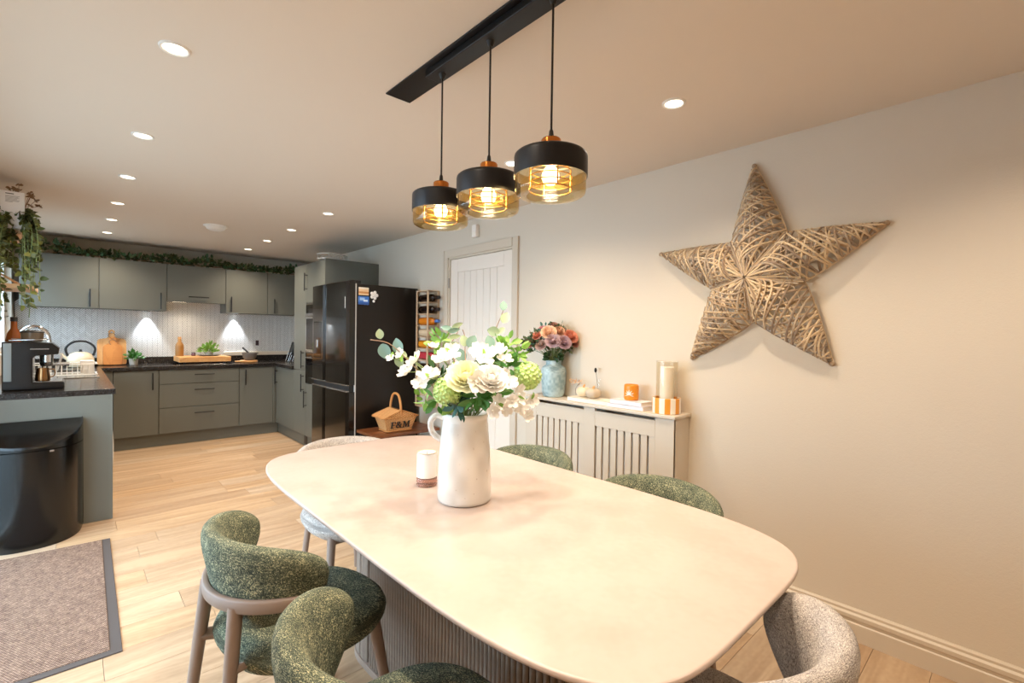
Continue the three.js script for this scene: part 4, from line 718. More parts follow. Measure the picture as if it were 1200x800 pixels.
  book('white book with cream spine directly under the orange candle', 2.378, 2.498, yt + 0.022, -1.70, -1.48, 0.024, '#ece7ea', 'books on the radiator cover', -0.03);
  const oc = thing('candle_pot', 'rounded orange candle pot with white leaf motif on two books', 'candle', [2.44, yt + 0.046, -1.59]);
  mesh('pot', surf(48, 14, (u, v) => { const a = u * 2 * Math.PI, prof = [[0, 0], [0.6, 0], [0.88, 0.02], [0.97, 0.08], [1, 0.2], [1, 0.5], [1, 0.8], [0.98, 0.92], [0.93, 0.985], [0.86, 1], [0.8, 0.98], [0.78, 0.9], [0.78, 0.8], [0.5, 0.79], [0, 0.79]], q = prof[Math.round(v * 14)]; return [Math.cos(a) * 0.043 * q[0], 0.093 * q[1], Math.sin(a) * 0.043 * q[0]]; }), P('#e08a1c', 0.35), oc);
  { const leaf = new THREE.Shape(); leaf.moveTo(0, 0); leaf.quadraticCurveTo(0.006, 0.014, 0, 0.03); leaf.quadraticCurveTo(-0.006, 0.014, 0, 0); const ls = []; for (const a of [-1.9, -1.25, -0.6, 0, 0.6, 1.25, 1.9]) { const q = new THREE.ShapeGeometry(leaf, 6).rotateZ(a).translate(0, 0.036, 0), p = q.attributes.position, n = q.attributes.normal; for (let i = 0; i < p.count; i++) { const an = p.getX(i) / 0.043 + 2.35, y = p.getY(i); p.setXYZ(i, 0.0436 * Math.sin(an - Math.PI / 2 - 0.0) * 1, y, 0.0436 * Math.cos(an - Math.PI / 2)); n.setXYZ(i, Math.sin(an - Math.PI / 2), 0, Math.cos(an - Math.PI / 2)); } ls.push(q); } const m = mesh('leaf_motif', merge(ls).rotateY(-2.1), S('#f6efe4', 0.5, { side: THREE.DoubleSide }), oc); }
  // striped holder, glass cylinder, candle
  const hp2 = V(2.445, yt, -1.365), h = thing('striped_candle_holder', 'round orange and white striped candle holder at the end of the radiator cover', 'candle holder', hp2.toArray());
  const so = S('#e79a34', 0.35), sw = S('#f7ecdc', 0.35), n = 16;
  mesh('dish', lathe([[0, 0.004], [0.07, 0.004], [0.07, 0.012], [0, 0.012]], 40), sw, h);
  for (let i = 0; i < n; i++) mesh('stripe', new THREE.LatheGeometry([[0.068, 0.002], [0.075, 0], [0.077, 0.004], [0.077, 0.082], [0.075, 0.086], [0.069, 0.084], [0.068, 0.002]].map(([x, y]) => new THREE.Vector2(x, y)), 3, i / n * 2 * Math.PI, 2 * Math.PI / n), i % 2 ? so : sw, h);
  const gl = thing('hurricane_glass', 'clear glass cylinder standing in the striped holder', 'glass'); gl.position.set(hp2.x, yt + 0.0125, hp2.z);
  mesh('cylinder', lathe([[0.0585, 0.0], [0.0585, 0.275]], 48), P('#f4efe4', 0.03, { transmission: 1, thickness: 0, ior: 1.5 }), gl); mesh('rim', new THREE.TorusGeometry(0.0585, 0.0014, 6, 48).rotateX(Math.PI / 2).translate(0, 0.275, 0), P('#e8e2d6', 0.1), gl);
  const cd = thing('pillar_candle', 'tall white pillar candle inside the clear glass cylinder', 'candle', [hp2.x, yt + 0.0125, hp2.z]);
  mesh('wax', lathe([[0, 0.235], [0.028, 0.238], [0.036, 0.244], [0.0375, 0.24], [0.0375, 0.004], [0.035, 0], [0, 0]], 40), M.wax, cd); mesh('wick', rod(V(0, 0.234, 0), V(0.001, 0.25, 0), 0.0012), M.black, cd);

  // bench, basket
  const b = thing('side_bench', 'low dark wood bench with black metal legs beside the fridge', 'bench', [2.18, 0, -3.86]);
  for (let i = 0; i < 3; i++) mesh('board', rbox(-0.315, 0.315, 0.425, 0.45, -0.19 + i * 0.1275, -0.0655 + i * 0.1275, 0.003), M.bench, b);
  for (const sx of [-1, 1]) mesh('leg_frame', tube([V(sx * 0.28, 0.425, -0.16), V(sx * 0.29, 0.3, -0.165), V(sx * 0.29, 0.012, -0.17), V(sx * 0.29, 0.01, 0.0), V(sx * 0.29, 0.012, 0.17), V(sx * 0.29, 0.3, 0.165), V(sx * 0.28, 0.425, 0.16)], 0.010, 48, 8), M.blackMetal, b);
  mesh('under_rail', rbox(-0.29, 0.29, 0.395, 0.425, -0.01, 0.01, 0.003), M.blackMetal, b);
  const bs = thing('storage_box', 'pale blue grey box stored under the bench', 'box', [2.06, 0, -3.84], 0.5); mesh('box_body', rbox(-0.13, 0.13, 0, 0.3, -0.1, 0.1, 0.006), S('#a9b4b6', 0.7), bs); mesh('lid', rbox(-0.135, 0.135, 0.3, 0.325, -0.105, 0.105, 0.006), S('#b9c3c4', 0.7), bs);
  const k = thing('wicker_basket', 'small honey coloured wicker hamper basket with F&M lettering on the bench', 'basket', [2.135, 0.451, -3.84], -0.05);
  const wbx = 0.115, wtx = 0.155, wbz = 0.075, wtz = 0.105, hh = 0.125;
  mesh('body', surf(40, 5, (u, v) => { const t = u * 4, i = Math.min(3, Math.floor(t)), f = t - i, c = [[-1, 1], [1, 1], [1, -1], [-1, -1], [-1, 1]], x = lerp(c[i][0], c[i + 1][0], f), z = lerp(c[i][1], c[i + 1][1], f), wx = lerp(wbx, wtx, v), wz = lerp(wbz, wtz, v); return [x * wx, hh * v, z * wz, t * 0.25, v * 0.16]; }), M.wicker, k);
  mesh('bottom', box(-wbx, wbx, 0, 0.006, -wbz, wbz), M.wicker, k);
  for (const y of [0.006, hh]) { const f = y / hh, wx = lerp(wbx, wtx, f) + 0.002, wz = lerp(wbz, wtz, f) + 0.002; mesh('border', tube([V(-wx, y, wz), V(0, y, wz + 0.001), V(wx, y, wz), V(wx + 0.001, y, 0), V(wx, y, -wz), V(0, y, -wz - 0.001), V(-wx, y, -wz), V(-wx - 0.001, y, 0)], 0.006, 64, 6, true), M.cane, k); }
  for (const sg of [-1, 1]) { const gq = surf(8, 6, (u, v) => { const x = sg * lerp(0.012, wtx + 0.012, u), z = lerp(-wtz - 0.012, wtz + 0.012, v); return [x, hh + 0.058 * (1 - u) - 0.0 + 0.006, z, x + 0.4, z + 0.4]; }); const un = surf(8, 6, (u, v) => { const x = sg * lerp(0.012, wtx + 0.012, u), z = lerp(wtz + 0.012, -wtz - 0.012, v); return [x, hh + 0.058 * (1 - u) - 0.004, z]; });
    mesh('lid_flap', merge([gq, un]), S('#ffffff', 0.6, { map: rep(wickerTex, 4.5, 4.5), bumpMap: rep(wickerBump, 4.5, 4.5), bumpScale: 0.004, side: THREE.DoubleSide }), k);
    mesh('lid_border', tube([V(sg * 0.012, hh + 0.06, wtz + 0.012), V(sg * (wtx + 0.012), hh + 0.003, wtz + 0.012), V(sg * (wtx + 0.014), hh + 0.003, 0), V(sg * (wtx + 0.012), hh + 0.003, -wtz - 0.012), V(sg * 0.012, hh + 0.06, -wtz - 0.012)], 0.005, 40, 6), M.cane, k); }
  for (const sg of [-1, 1]) mesh('gable', (() => { const s = new THREE.Shape([[-wtx, 0], [wtx, 0], [0, 0.058]].map(([x, y]) => new THREE.Vector2(x, y))); return boxUV(new THREE.ExtrudeGeometry(s, { depth: 0.006, bevelEnabled: false }).translate(0, hh, sg * wtz - 0.003)); })(), M.wicker, k);
  mesh('handle', tube([V(0, hh + 0.02, wtz + 0.004), V(0, hh + 0.12, wtz - 0.012), V(0, hh + 0.185, 0.055), V(0, hh + 0.2, 0), V(0, hh + 0.185, -0.055), V(0, hh + 0.12, -wtz + 0.012), V(0, hh + 0.02, -wtz - 0.004)], 0.0105, 48, 10), M.cane, k);
  const tg = new TextGeometry('F&M', { font, size: 0.058, depth: 0.004, curveSegments: 4 }); tg.computeBoundingBox(); tg.translate(-(tg.boundingBox.max.x + tg.boundingBox.min.x) / 2, 0, 0).rotateX(Math.atan2(wtz - wbz, hh)).translate(0.0, 0.032, wbz + 0.0145);
  mesh('lettering', tg, M.black, k);

  // wine rack
  const rz = -3.755, dz = 0.2, rx0 = 2.405, rx1 = 2.525, y0 = 0.63, y1 = 1.715, rows = 10, ph = (y1 - y0) / rows, rackM = S('#c9ae90', 0.6);
  const rk = thing('wine_rack', 'slim open wooden wine rack on the wall between fridge and white door', 'wine rack');
  for (const x of [rx0, rx1 - 0.012]) for (const z of [rz - dz, rz - 0.014]) mesh('upright', rbox(x, x + 0.012, y0, y1, z, z + 0.014, 0.001), rackM, rk);
  for (let i = 0; i <= rows; i++) mesh('shelf', rbox(rx0, rx1, y0 + i * ph - 0.004, y0 + i * ph + 0.004, rz - dz, rz, 0.001), rackM, rk);
  mesh('back_board', rbox(rx1 - 0.003, X1 - 0.001, y0, y1, rz - dz, rz, 0.001), rackM, rk);
  const bodyP = [[0, -0.235], [0.034, -0.235], [0.0375, -0.225], [0.0375, -0.06], [0.034, -0.035], [0.02, -0.012], [0.0145, 0.005], [0.0142, 0.05], [0.0155, 0.052], [0.0155, 0.066], [0, 0.066]];
  const bottleG = lathe(bodyP, 24).rotateX(Math.PI / 2), capG = lathe([[0.0152, 0.012], [0.0158, 0.016], [0.0162, 0.066], [0.015, 0.0695], [0, 0.0695]], 20).rotateX(Math.PI / 2);
  const kinds = { red: [P('#150d0c', 0.15), '#1a1214', 'dark red wine bottle lying in the wine rack'], amber: [P('#c8741a', 0.12), '#4a6fb0', 'amber bottle with blue cap lying in the wine rack'], rose: [P('#b83a44', 0.15), '#d8d0c8', 'pink red bottle lying in the wine rack'], clear: [P('#cdb89a', 0.15), '#8a5a3c', 'pale straw coloured bottle lying in the wine rack'], gold: [P('#d68a22', 0.15), '#2a2320', 'golden bottle with dark cap lying in the wine rack'] };
  const fill = ['red', 'red', 'amber', 'clear', 'gold', 'rose', 'red', 'clear', null, null];
  fill.forEach((kd, i) => { if (!kd) return; const [bm, cap, label0] = kinds[kd], label = label0 + [', in the top cell', ', second cell down', '', '', '', '', ', below the pink red one', ', lowest one'][i], bt = thing('wine_bottle', label, 'bottle', [(rx0 + rx1) / 2, y1 - (i + 1) * ph + 0.0425, rz + 0.03], 0, 'bottles in the wine rack'); mesh('glass_body', bottleG, bm, bt); mesh('capsule', capG, S(cap, 0.4), bt); });
}

// ---------------------------------------------------------------- doormat and bin
{
  const c = [[0.172, -3.885], [0.150, -2.49], [-0.43, -2.49], [-0.41, -3.91]], m = thing('doormat', 'brown ribbed doormat with dark rubber edge beside the garden doors', 'mat');
  const sh = new THREE.Shape(c.map(([x, z]) => new THREE.Vector2(x, -z)));
  mesh('rubber_border', new THREE.ExtrudeGeometry(sh, { depth: 0.004, bevelEnabled: true, bevelThickness: 0.001, bevelSize: 0.002, bevelSegments: 1 }).rotateX(-Math.PI / 2).translate(0, 0.001, 0), S('#4b4340', 0.8), m);
  const inn = c.map(([x, z]) => [lerp(x, -0.13, 0.0) + (x > 0 ? -0.04 : 0.03), z + (z < -3 ? 0.012 : -0.035)]);
  mesh('pile', boxUV(new THREE.ExtrudeGeometry(new THREE.Shape(inn.map(([x, z]) => new THREE.Vector2(x, -z))), { depth: 0.005, bevelEnabled: true, bevelThickness: 0.002, bevelSize: 0.003, bevelSegments: 2 }).rotateX(-Math.PI / 2).translate(0, 0.003, 0)), S('#ffffff', 0.95, { map: rep(matTex, 1.7, 1.7), bumpMap: rep(matBump, 1.7, 1.7), bumpScale: 0.003 }), m);
  const b = thing('pedal_bin', 'large black half round kitchen bin against the sage end panel', 'bin', [-0.195, 0, -4.288]), hw = 0.25, dp = 0.315, N = 48;
  const out = (k, s) => { const a = k * Math.PI; const e = 2 / 2.3, cx = Math.cos(a), sz = Math.sin(a); return [Math.sign(cx) * Math.abs(cx) ** e * hw * s, Math.abs(sz) ** e * dp * s + 0.004]; };
  const wall_ = (y0, y1, s0, s1) => surf(N, 2, (u, v) => { const [x, z] = out(1 - u, lerp(s0, s1, v)); return [x, lerp(y0(z), y1(z), v), z]; });
  const flat = (y) => 0 * y, seam = () => 0.585, seam2 = () => 0.59, lid = (z) => lerp(0.735, 0.615, clamp(z / dp, 0, 1));
  const cap = (fy, s) => surf(N, 8, (u, v) => { const [x, z] = out(1 - u, s); const zz = lerp(z, 0.004, v), xx = x; return [xx, fy(zz), zz]; });
  mesh('bin_body', merge([wall_(() => 0.012, seam, 0.985, 1), box(-hw, hw, 0.012, 0.585, -0.002, 0.004)]), M.binBlack, b);
  mesh('base_ring', merge([wall_(() => 0, () => 0.013, 0.97, 0.975)]), M.darkPlastic, b);
  const ld = mesh('lid', merge([wall_(seam2, (z) => lid(z) - 0.012, 1, 1), wall_((z) => lid(z) - 0.012, lid, 1, 0.985), wall_(lid, (z) => lid(z) - 0.006, 0.985, 0.955), cap((z) => lid(z) - 0.006, 0.955), box(-hw, hw, 0.59, 0.72, -0.004, 0.004)]), M.binBlack, b);
  mesh('latch', rbox(0.045, 0.115, 0.572, 0.583, dp * 0.9, dp * 0.9 + 0.02, 0.002), M.silver, b);
}

// ---------------------------------------------------------------- worktop things
const WT = 0.906;
{
  // coffee machine facing the room side (+x)
  const g = thing('coffee_machine', 'black espresso machine on the end of the sink run worktop', 'coffee machine', [-0.335, WT, -4.60]), w = 0.125;
  const prof = (pts, d, mat, name, r = 0.006) => mesh(name, new THREE.ExtrudeGeometry(new THREE.Shape(pts.map(([x, y]) => new THREE.Vector2(x, y))), { depth: 2 * d - 2 * r, bevelEnabled: true, bevelThickness: r, bevelSize: r, bevelOffset: -r, bevelSegments: 2 }).translate(0, 0, -d + r), mat, g);
  prof([[0.0, 0.0], [0.0, 0.318], [0.14, 0.318], [0.235, 0.31], [0.27, 0.275], [0.265, 0.235], [0.155, 0.225], [0.142, 0.21], [0.142, 0.05], [0.29, 0.048], [0.295, 0.04], [0.295, 0.006], [0.285, 0]], w, M.darkPlastic, 'body');
  mesh('water_tank', rbox(0.006, 0.045, 0.06, 0.31, w - 0.004, w + 0.008, 0.004), P('#8b98a0', 0.1, { metalness: 0.2 }), g);
  mesh('drip_grate', rbox(0.15, 0.285, 0.047, 0.053, -0.11, 0.11, 0.002), M.steel, g);
  mesh('brew_head', rod(V(0.205, 0.232, 0.0), V(0.205, 0.175, 0.0), 0.036, 0.034, 28), M.steel, g); mesh('portafilter', merge([rod(V(0.205, 0.178, 0), V(0.205, 0.15, 0), 0.038, 0.03, 28), rod(V(0.235, 0.165, 0.0), V(0.32, 0.16, 0.0), 0.012, 0.014, 14)]), M.steel, g);
  mesh('nameplate', rbox(0.13, 0.22, 0.268, 0.274, w - 0.001, w + 0.002, 0.001), M.silver, g);
  mesh('cup_rail', tube([V(0.03, 0.328, w - 0.02), V(0.21, 0.335, w - 0.02), V(0.215, 0.335, 0), V(0.21, 0.335, -w + 0.02), V(0.03, 0.335, -w + 0.02)], 0.004, 40, 6), M.chrome, g);
  const j = thing('milk_jug', 'bronze steel milk jug on the coffee machine tray', 'jug', [-0.147, WT + 0.0535, -4.52]);
  mesh('body', lathe([[0, 0.002], [0.034, 0], [0.038, 0.004], [0.037, 0.04], [0.031, 0.07], [0.032, 0.088], [0.03, 0.088], [0.029, 0.07], [0.035, 0.04], [0, 0.01]], 32), S('#8d6a48', 0.22, { metalness: 1 }), j); mesh('handle', tube([V(0.031, 0.08, 0), V(0.056, 0.075, 0), V(0.056, 0.035, 0), V(0.037, 0.025, 0)], 0.0045, 18, 6), S('#8d6a48', 0.22, { metalness: 1 }), j);
  const bn = thing('storage_canister', 'short glass canister with beans on top of the coffee machine', 'canister', [-0.20, WT + 0.3195, -4.60]);
  mesh('jar', lathe([[0, 0.0], [0.05, 0.0], [0.055, 0.006], [0.058, 0.055], [0.06, 0.06], [0.058, 0.062], [0, 0.062]], 32), P('#6b5a48', 0.1, { metalness: 0.1 }), bn); mesh('lid', lathe([[0, 0.076], [0.05, 0.074], [0.062, 0.066], [0.062, 0.06], [0, 0.06]], 32), M.black, bn);
  const am = thing('amber_bottle', 'brown glass bottle with dark cap behind the coffee machine', 'bottle', [-0.30, WT, -4.82]);
  mesh('glass_body', lathe([[0, 0.0], [0.042, 0.0], [0.045, 0.006], [0.045, 0.32], [0.036, 0.37], [0.018, 0.405], [0.016, 0.455], [0, 0.455]], 28), P('#8a4a1c', 0.15), am); mesh('cap', rod(V(0, 0.455, 0), V(0, 0.485, 0), 0.019, 0.019, 16), M.black, am);
}
{
  const k = thing('kettle', 'cream stove style kettle with black hoop handle by the splashback', 'kettle', [0.065, WT, -6.80]);
  mesh('body', lathe([[0, 0.0], [0.095, 0.0], [0.105, 0.008], [0.112, 0.05], [0.108, 0.1], [0.085, 0.14], [0.05, 0.158], [0, 0.162]], 40), P('#e6d6b8', 0.25), k); mesh('lid_knob', lathe([[0, 0.19], [0.014, 0.185], [0.012, 0.17], [0.02, 0.16]], 20), M.black, k);
  mesh('handle', tube([V(-0.1, 0.12, 0), V(-0.115, 0.2, 0), V(-0.06, 0.262, 0), V(0.0, 0.275, 0), V(0.06, 0.262, 0), V(0.115, 0.2, 0), V(0.1, 0.12, 0)], 0.011, 40, 10), M.black, k); mesh('spout', tube([V(-0.09, 0.07, 0), V(-0.135, 0.12, 0), V(-0.155, 0.15, 0)], 0.014, 14, 10), P('#e6d6b8', 0.25), k);
  mesh('power_base', lathe([[0, -0.0], [0.1, 0.0], [0.1, 0.002], [0, 0.002]], 32), M.black, k);
  const d = thing('dish_rack', 'white wire dish rack on the sink drainer', 'dish rack', [-0.05, WT + 0.008, -5.58]), L = 0.2, D = 0.14, wires = [];
  for (const y of [0.012, 0.1]) wires.push(tube([V(-L, y, D), V(0, y, D), V(L, y, D), V(L, y, 0), V(L, y, -D), V(0, y, -D), V(-L, y, -D), V(-L, y, 0)], 0.004, 60, 6, true));
  mesh('frame', merge(wires), M.frameWhite, d); for (let i = 0; i < 12; i++) { const x = -L + 0.015 + i * (2 * L - 0.03) / 11; mesh('wire', merge([rod(V(x, 0.012, D), V(x, 0.1, D), 0.0028, 0.0028, 6), rod(V(x, 0.012, -D), V(x, 0.1, -D), 0.0028, 0.0028, 6), rod(V(x, 0.012, -D), V(x, 0.012, D), 0.0028, 0.0028, 6)]), M.frameWhite, d); }
  mesh('cutlery_cup', merge([rbox(0.1, 0.19, 0.016, 0.13, 0.02, 0.125, 0.006)]), M.frameWhite, d);
  const plateG = lathe([[0, 0.004], [0.05, 0.002], [0.09, 0.014], [0.092, 0.017], [0.05, 0.006], [0, 0.007]], 32);
  ['nearest the window', 'between two others', 'beside the cutlery cup'].forEach((w, i) => single('dinner_plate', plateG.clone().rotateZ(1.35).translate(-0.18 + i * 0.055, WT + 0.115, -5.58), S('#c9ccd0', 0.3), 'grey white plate in the dish rack, ' + w, 'plate', 'plates in the dish rack'));
}
function paddle(name, label, w, h, neck, x, z, tilt, mat) {
  const s = new THREE.Shape(), r = 0.05; s.moveTo(-w + r * 0.4, 0); s.lineTo(w - r * 0.4, 0); s.quadraticCurveTo(w, 0, w, r * 0.5); s.lineTo(w, h - r); s.quadraticCurveTo(w, h, w - r, h); s.lineTo(0.055, h + 0.004); s.quadraticCurveTo(0.026, h + 0.01, 0.026, h + 0.04); s.lineTo(0.026, h + neck); s.absarc(0, h + neck, 0.03, 0, Math.PI, false); s.lineTo(-0.026, h + 0.04); s.quadraticCurveTo(-0.026, h + 0.01, -0.055, h + 0.004); s.lineTo(-w + r, h); s.quadraticCurveTo(-w, h, -w, h - r); s.lineTo(-w, r * 0.5); s.quadraticCurveTo(-w, 0, -w + r * 0.4, 0);
  const hole = new THREE.Path(); hole.absarc(0, h + neck, 0.011, 0, 2 * Math.PI, true); s.holes.push(hole);
  const g = thing(name, label, 'cutting board', [x, WT, z], 0, 'paddle boards leaning on the splashback');
  const m = mesh('board', boxUV(new THREE.ExtrudeGeometry(s, { depth: 0.016, bevelEnabled: true, bevelThickness: 0.003, bevelSize: 0.003, bevelOffset: -0.003, bevelSegments: 2 }), 1, 0, 0, true).rotateX(tilt).translate(0, 0.003, 0), mat, g);
  mesh('hanging_cord', new THREE.TorusGeometry(0.03, 0.003, 6, 20, 4.2).rotateX(tilt).translate(0, (h + neck - 0.03) * Math.cos(tilt), (h + neck - 0.03) * Math.sin(tilt) + 0.026), M.stemBrown ?? G.stemBrown, g); return g;
}
paddle('paddle_board', 'large honey wood paddle board leaning behind the smaller one', 0.128, 0.30, 0.075, 0.33, -7.01, -0.24, M.board);
paddle('paddle_board', 'smaller warm wood paddle board leaning in front of the large one', 0.085, 0.235, 0.06, 0.335, -6.965, -0.22, S('#f4d3ae', 0.5, { map: rep(boardTex, 2, 2) }));
function pottedPlant(label, x, z, y, pr_, ph, potM, leafMs, n, spread, hgt, len) {
  const g = thing('potted_plant', label, 'plant', [x, y, z]);
  mesh('pot', lathe([[0, 0.0], [pr_ * 0.78, 0], [pr_ * 0.82, 0.003], [pr_, ph], [pr_ * 0.93, ph], [pr_ * 0.88, ph * 0.85], [0, ph * 0.85]], 28), potM, g);
  mesh('soil', lathe([[0, ph * 0.87], [pr_ * 0.88, ph * 0.86]], 20), S('#3a2a1e', 0.9), g);
  const ls = []; for (let i = 0; i < n; i++) { const d = rdir(0.5), q = V(d.x * spread * rnd(), ph + Math.abs(d.y) * hgt * rnd(), d.z * spread * rnd()); ls.push(orient(leafGeo(len * rr(0.7, 1.2), len * 0.4, 0.2), q, d, rnd() * 6)); }
  const m = mesh('foliage', merge(ls), leafMs, g); m.userData.kind = 'stuff'; return g;
}
pottedPlant('small herb in a white pot beside the paddle boards', 0.515, -6.93, WT, 0.045, 0.075, M.concretePot, G.mid, 110, 0.07, 0.09, 0.05);
{
  const h = thing('hob', 'black glass hob under the wooden board', 'hob', [1.17, WT, -6.87]); mesh('glass_top', rbox(-0.29, 0.29, 0, 0.006, -0.24, 0.24, 0.003), M.darkGlass, h); mesh('steel_edge', rbox(-0.293, 0.293, 0, 0.004, 0.238, 0.245, 0.001), M.steel, h);
  const b = thing('wooden_hob_cover', 'thick honey wood board standing on feet over the hob', 'board', [1.17, WT + 0.007, -6.88]); mesh('slab', rbox(-0.26, 0.27, 0.022, 0.085, -0.2, 0.22, 0.006), M.board, b); for (const sx of [-0.2, 0.21]) for (const sz of [-0.15, 0.17]) mesh('foot', rod(V(sx, 0, sz), V(sx, 0.024, sz), 0.014, 0.014, 12), M.black, b);
  const pl = thing('serving_plate', 'grey oval plate on the wooden hob cover', 'plate', [1.24, WT + 0.0925, -6.84]); mesh('plate', lathe([[0, 0.004], [0.07, 0.0], [0.1, 0.01], [0.105, 0.016], [0.07, 0.007], [0, 0.009]], 36).scale(1.15, 1, 0.8), S('#8f8b88', 0.4), pl); mesh('foot_ring', lathe([[0.05, -0.0], [0.055, 0.0], [0.055, 0.003]], 24), S('#8f8b88', 0.4), pl);
  pottedPlant('bright green potted herb on the grey plate', 1.24, -6.845, WT + 0.1035, 0.05, 0.045, M.concretePot, G.fresh, 150, 0.11, 0.10, 0.055);
  const bo = thing('oil_bottle', 'tan stoneware oil bottle beside the wooden hob cover', 'bottle', [0.945, WT + 0.0925, -6.85]); bo.position.set(0.95, WT + 0.0925, -6.93); mesh('body', lathe([[0, 0], [0.04, 0], [0.043, 0.006], [0.044, 0.115], [0.038, 0.145], [0.02, 0.175], [0.018, 0.205], [0, 0.205]], 28), S('#a8773c', 0.4), bo); mesh('stopper', rod(V(0, 0.205, 0), V(0, 0.232, 0), 0.02, 0.017, 16), M.board, bo);
  const sp = thing('small_jar', 'tiny dark jar on the wooden hob cover', 'jar', [1.09, WT + 0.0925, -6.92]); mesh('body', lathe([[0, 0], [0.022, 0], [0.024, 0.02], [0.02, 0.035], [0, 0.035]], 20), S('#6b4a55', 0.4), sp); mesh('lid', rod(V(0, 0.035, 0), V(0, 0.043, 0), 0.02, 0.02, 16), M.black, sp);
  const tv = thing('wooden_trivet', 'round wooden trivet under the mortar', 'trivet', [1.69, WT, -6.88]); mesh('disc', lathe([[0, 0.0], [0.1, 0], [0.104, 0.006], [0.104, 0.02], [0.1, 0.026], [0, 0.026]], 36), M.board, tv); mesh('grip', rbox(-0.16, -0.09, 0.004, 0.022, -0.02, 0.02, 0.006), M.board, tv);
  const mo = thing('mortar', 'grey stone mortar on the wooden trivet', 'mortar', [1.70, WT + 0.0265, -6.88]); mesh('bowl', lathe([[0, 0.0], [0.055, 0], [0.06, 0.012], [0.078, 0.04], [0.088, 0.09], [0.09, 0.1], [0.082, 0.1], [0.07, 0.05], [0, 0.03]], 36), S('#77706a', 0.7), mo); mesh('lip', rbox(0.075, 0.1, 0.085, 0.1, -0.02, 0.02, 0.005), S('#77706a', 0.7), mo);
  const pe = thing('pestle', 'dark pestle leaning in the mortar', 'pestle', [1.70, WT + 0.0265, -6.88]); mesh('shaft', rod(V(0.03, 0.05, 0), V(-0.075, 0.155, 0.01), 0.014, 0.010, 14), S('#4b4a4c', 0.6), pe); mesh('knob', new THREE.SphereGeometry(0.013, 12, 10).translate(-0.078, 0.158, 0.01), S('#4b4a4c', 0.6), pe);
  const so = thing('wall_socket', 'small dark socket on the tiled splashback above the mortar side', 'socket', [1.86, 1.15, Z0 + 0.012]); mesh('plate', rbox(-0.02, 0.02, -0.035, 0.035, 0, 0.01, 0.004), S('#3a2228', 0.4), so); mesh('switch', rbox(-0.008, 0.008, -0.012, 0.012, 0.008, 0.014, 0.002), M.black, so);
  const kb = thing('knife_block', 'dark slanted knife block with steel legs in the corner by the larder', 'knife block', [2.23, WT, -6.86], 0.0); mesh('block', rbox(-0.06, 0.06, 0.06, 0.24, -0.06, 0.06, 0.01).rotateZ(-0.28).translate(0.0, 0.02, 0), M.black, kb); for (const sx of [-0.075, -0.02]) for (const sz of [-0.05, 0.05]) mesh('leg', rod(V(sx, 0, sz), V(sx + 0.04, 0.12, sz), 0.007, 0.007, 10), M.steel, kb);
  for (let i = 0; i < 3; i++) mesh('knife_handle', rbox(0.03 + i * 0.02, 0.044 + i * 0.02, 0.24, 0.31 - i * 0.015, -0.03 + i * 0.03, -0.012 + i * 0.03, 0.004), M.darkPlastic, kb);
  const ts = thing('toaster', 'black toaster on the worktop beside the larder cabinet', 'toaster', [2.30, WT, -6.35]); mesh('body', rbox(-0.13, 0.13, 0.01, 0.19, -0.09, 0.09, 0.03, 4), M.darkPlastic, ts); mesh('base', rbox(-0.12, 0.12, 0, 0.014, -0.08, 0.08, 0.004), M.steel, ts); for (const sz of [-0.03, 0.03]) mesh('slot', rbox(-0.09, 0.09, 0.186, 0.1905, sz - 0.012, sz + 0.012, 0.001), M.steel, ts); mesh('lever', rbox(-0.14, -0.128, 0.11, 0.13, -0.02, 0.02, 0.004), M.steel, ts);
}
// decoration on top of the units
{
  const t = thing('lattice_tray', 'small white lattice tray on top of the oven housing', 'tray', [2.06, 2.087, -4.99 - 0.12], 0.35), b = [], L = 0.13, H = 0.055;
  for (let i = 0; i < 7; i++) { const x = -L + i * 2 * L / 6; for (const z of [-0.08, 0.08]) b.push(rod(V(x, 0, z), V(x + (i < 6 ? 2 * L / 6 : 0), H, z), 0.004, 0.004, 6), rod(V(x, H, z), V(x + (i < 6 ? 2 * L / 6 : 0), 0, z), 0.004, 0.004, 6)); }
  mesh('lattice', merge(b), S('#d8d6d0', 0.4), t); mesh('rim', merge([...[0.004, H].map((y) => tube([V(-L, y, 0.08), V(L, y, 0.08), V(L, y, -0.08), V(-L, y, -0.08)], 0.005, 40, 6, true))]), S('#d8d6d0', 0.4), t); mesh('base', box(-L, L, 0, 0.004, -0.08, 0.08), S('#d8d6d0', 0.4), t);
  const g = thing('ivy_garland', 'long artificial ivy garland lying along the top of the wall cabinets', 'garland'), pts = [], ls = [[], [], []];
  for (let i = 0; i <= 44; i++) { const u = i / 44; pts.push(V(lerp(-0.36, 2.44, u), 2.094 + 0.012 * Math.sin(i * 1.7) ** 2, WF - 0.05 + 0.02 * Math.sin(i * 0.9))); }
  mesh('vine', tube(pts, 0.004, 160, 5), G.stemBrown, g);
  for (let i = 0; i < 1100; i++) { const u = rnd(), p = V(lerp(-0.36, 2.44, u), 2.10, WF - 0.05), bulge = 0.035 + 0.075 * Math.abs(Math.sin(u * 19) * Math.sin(u * 7 + 1)), d = rdir(0.35); p.y += rnd() * bulge; p.z += rr(-0.04, 0.05); const len = rr(0.035, 0.07); if (p.z > WF - 0.005) d.y = Math.max(d.y, -0.1); ls[Math.floor(rnd() * 3)].push(orient(leafGeo(len, len * 0.55, 0.25, 1, 3, 2), p, d.normalize(), rnd() * 6)); }
  ls.forEach((l, i) => { const m = mesh('ivy_leaves', merge(l), [G.ivy, G.deep, leafM('#2c4a1e')][i], g); m.userData.kind = 'stuff'; });
}
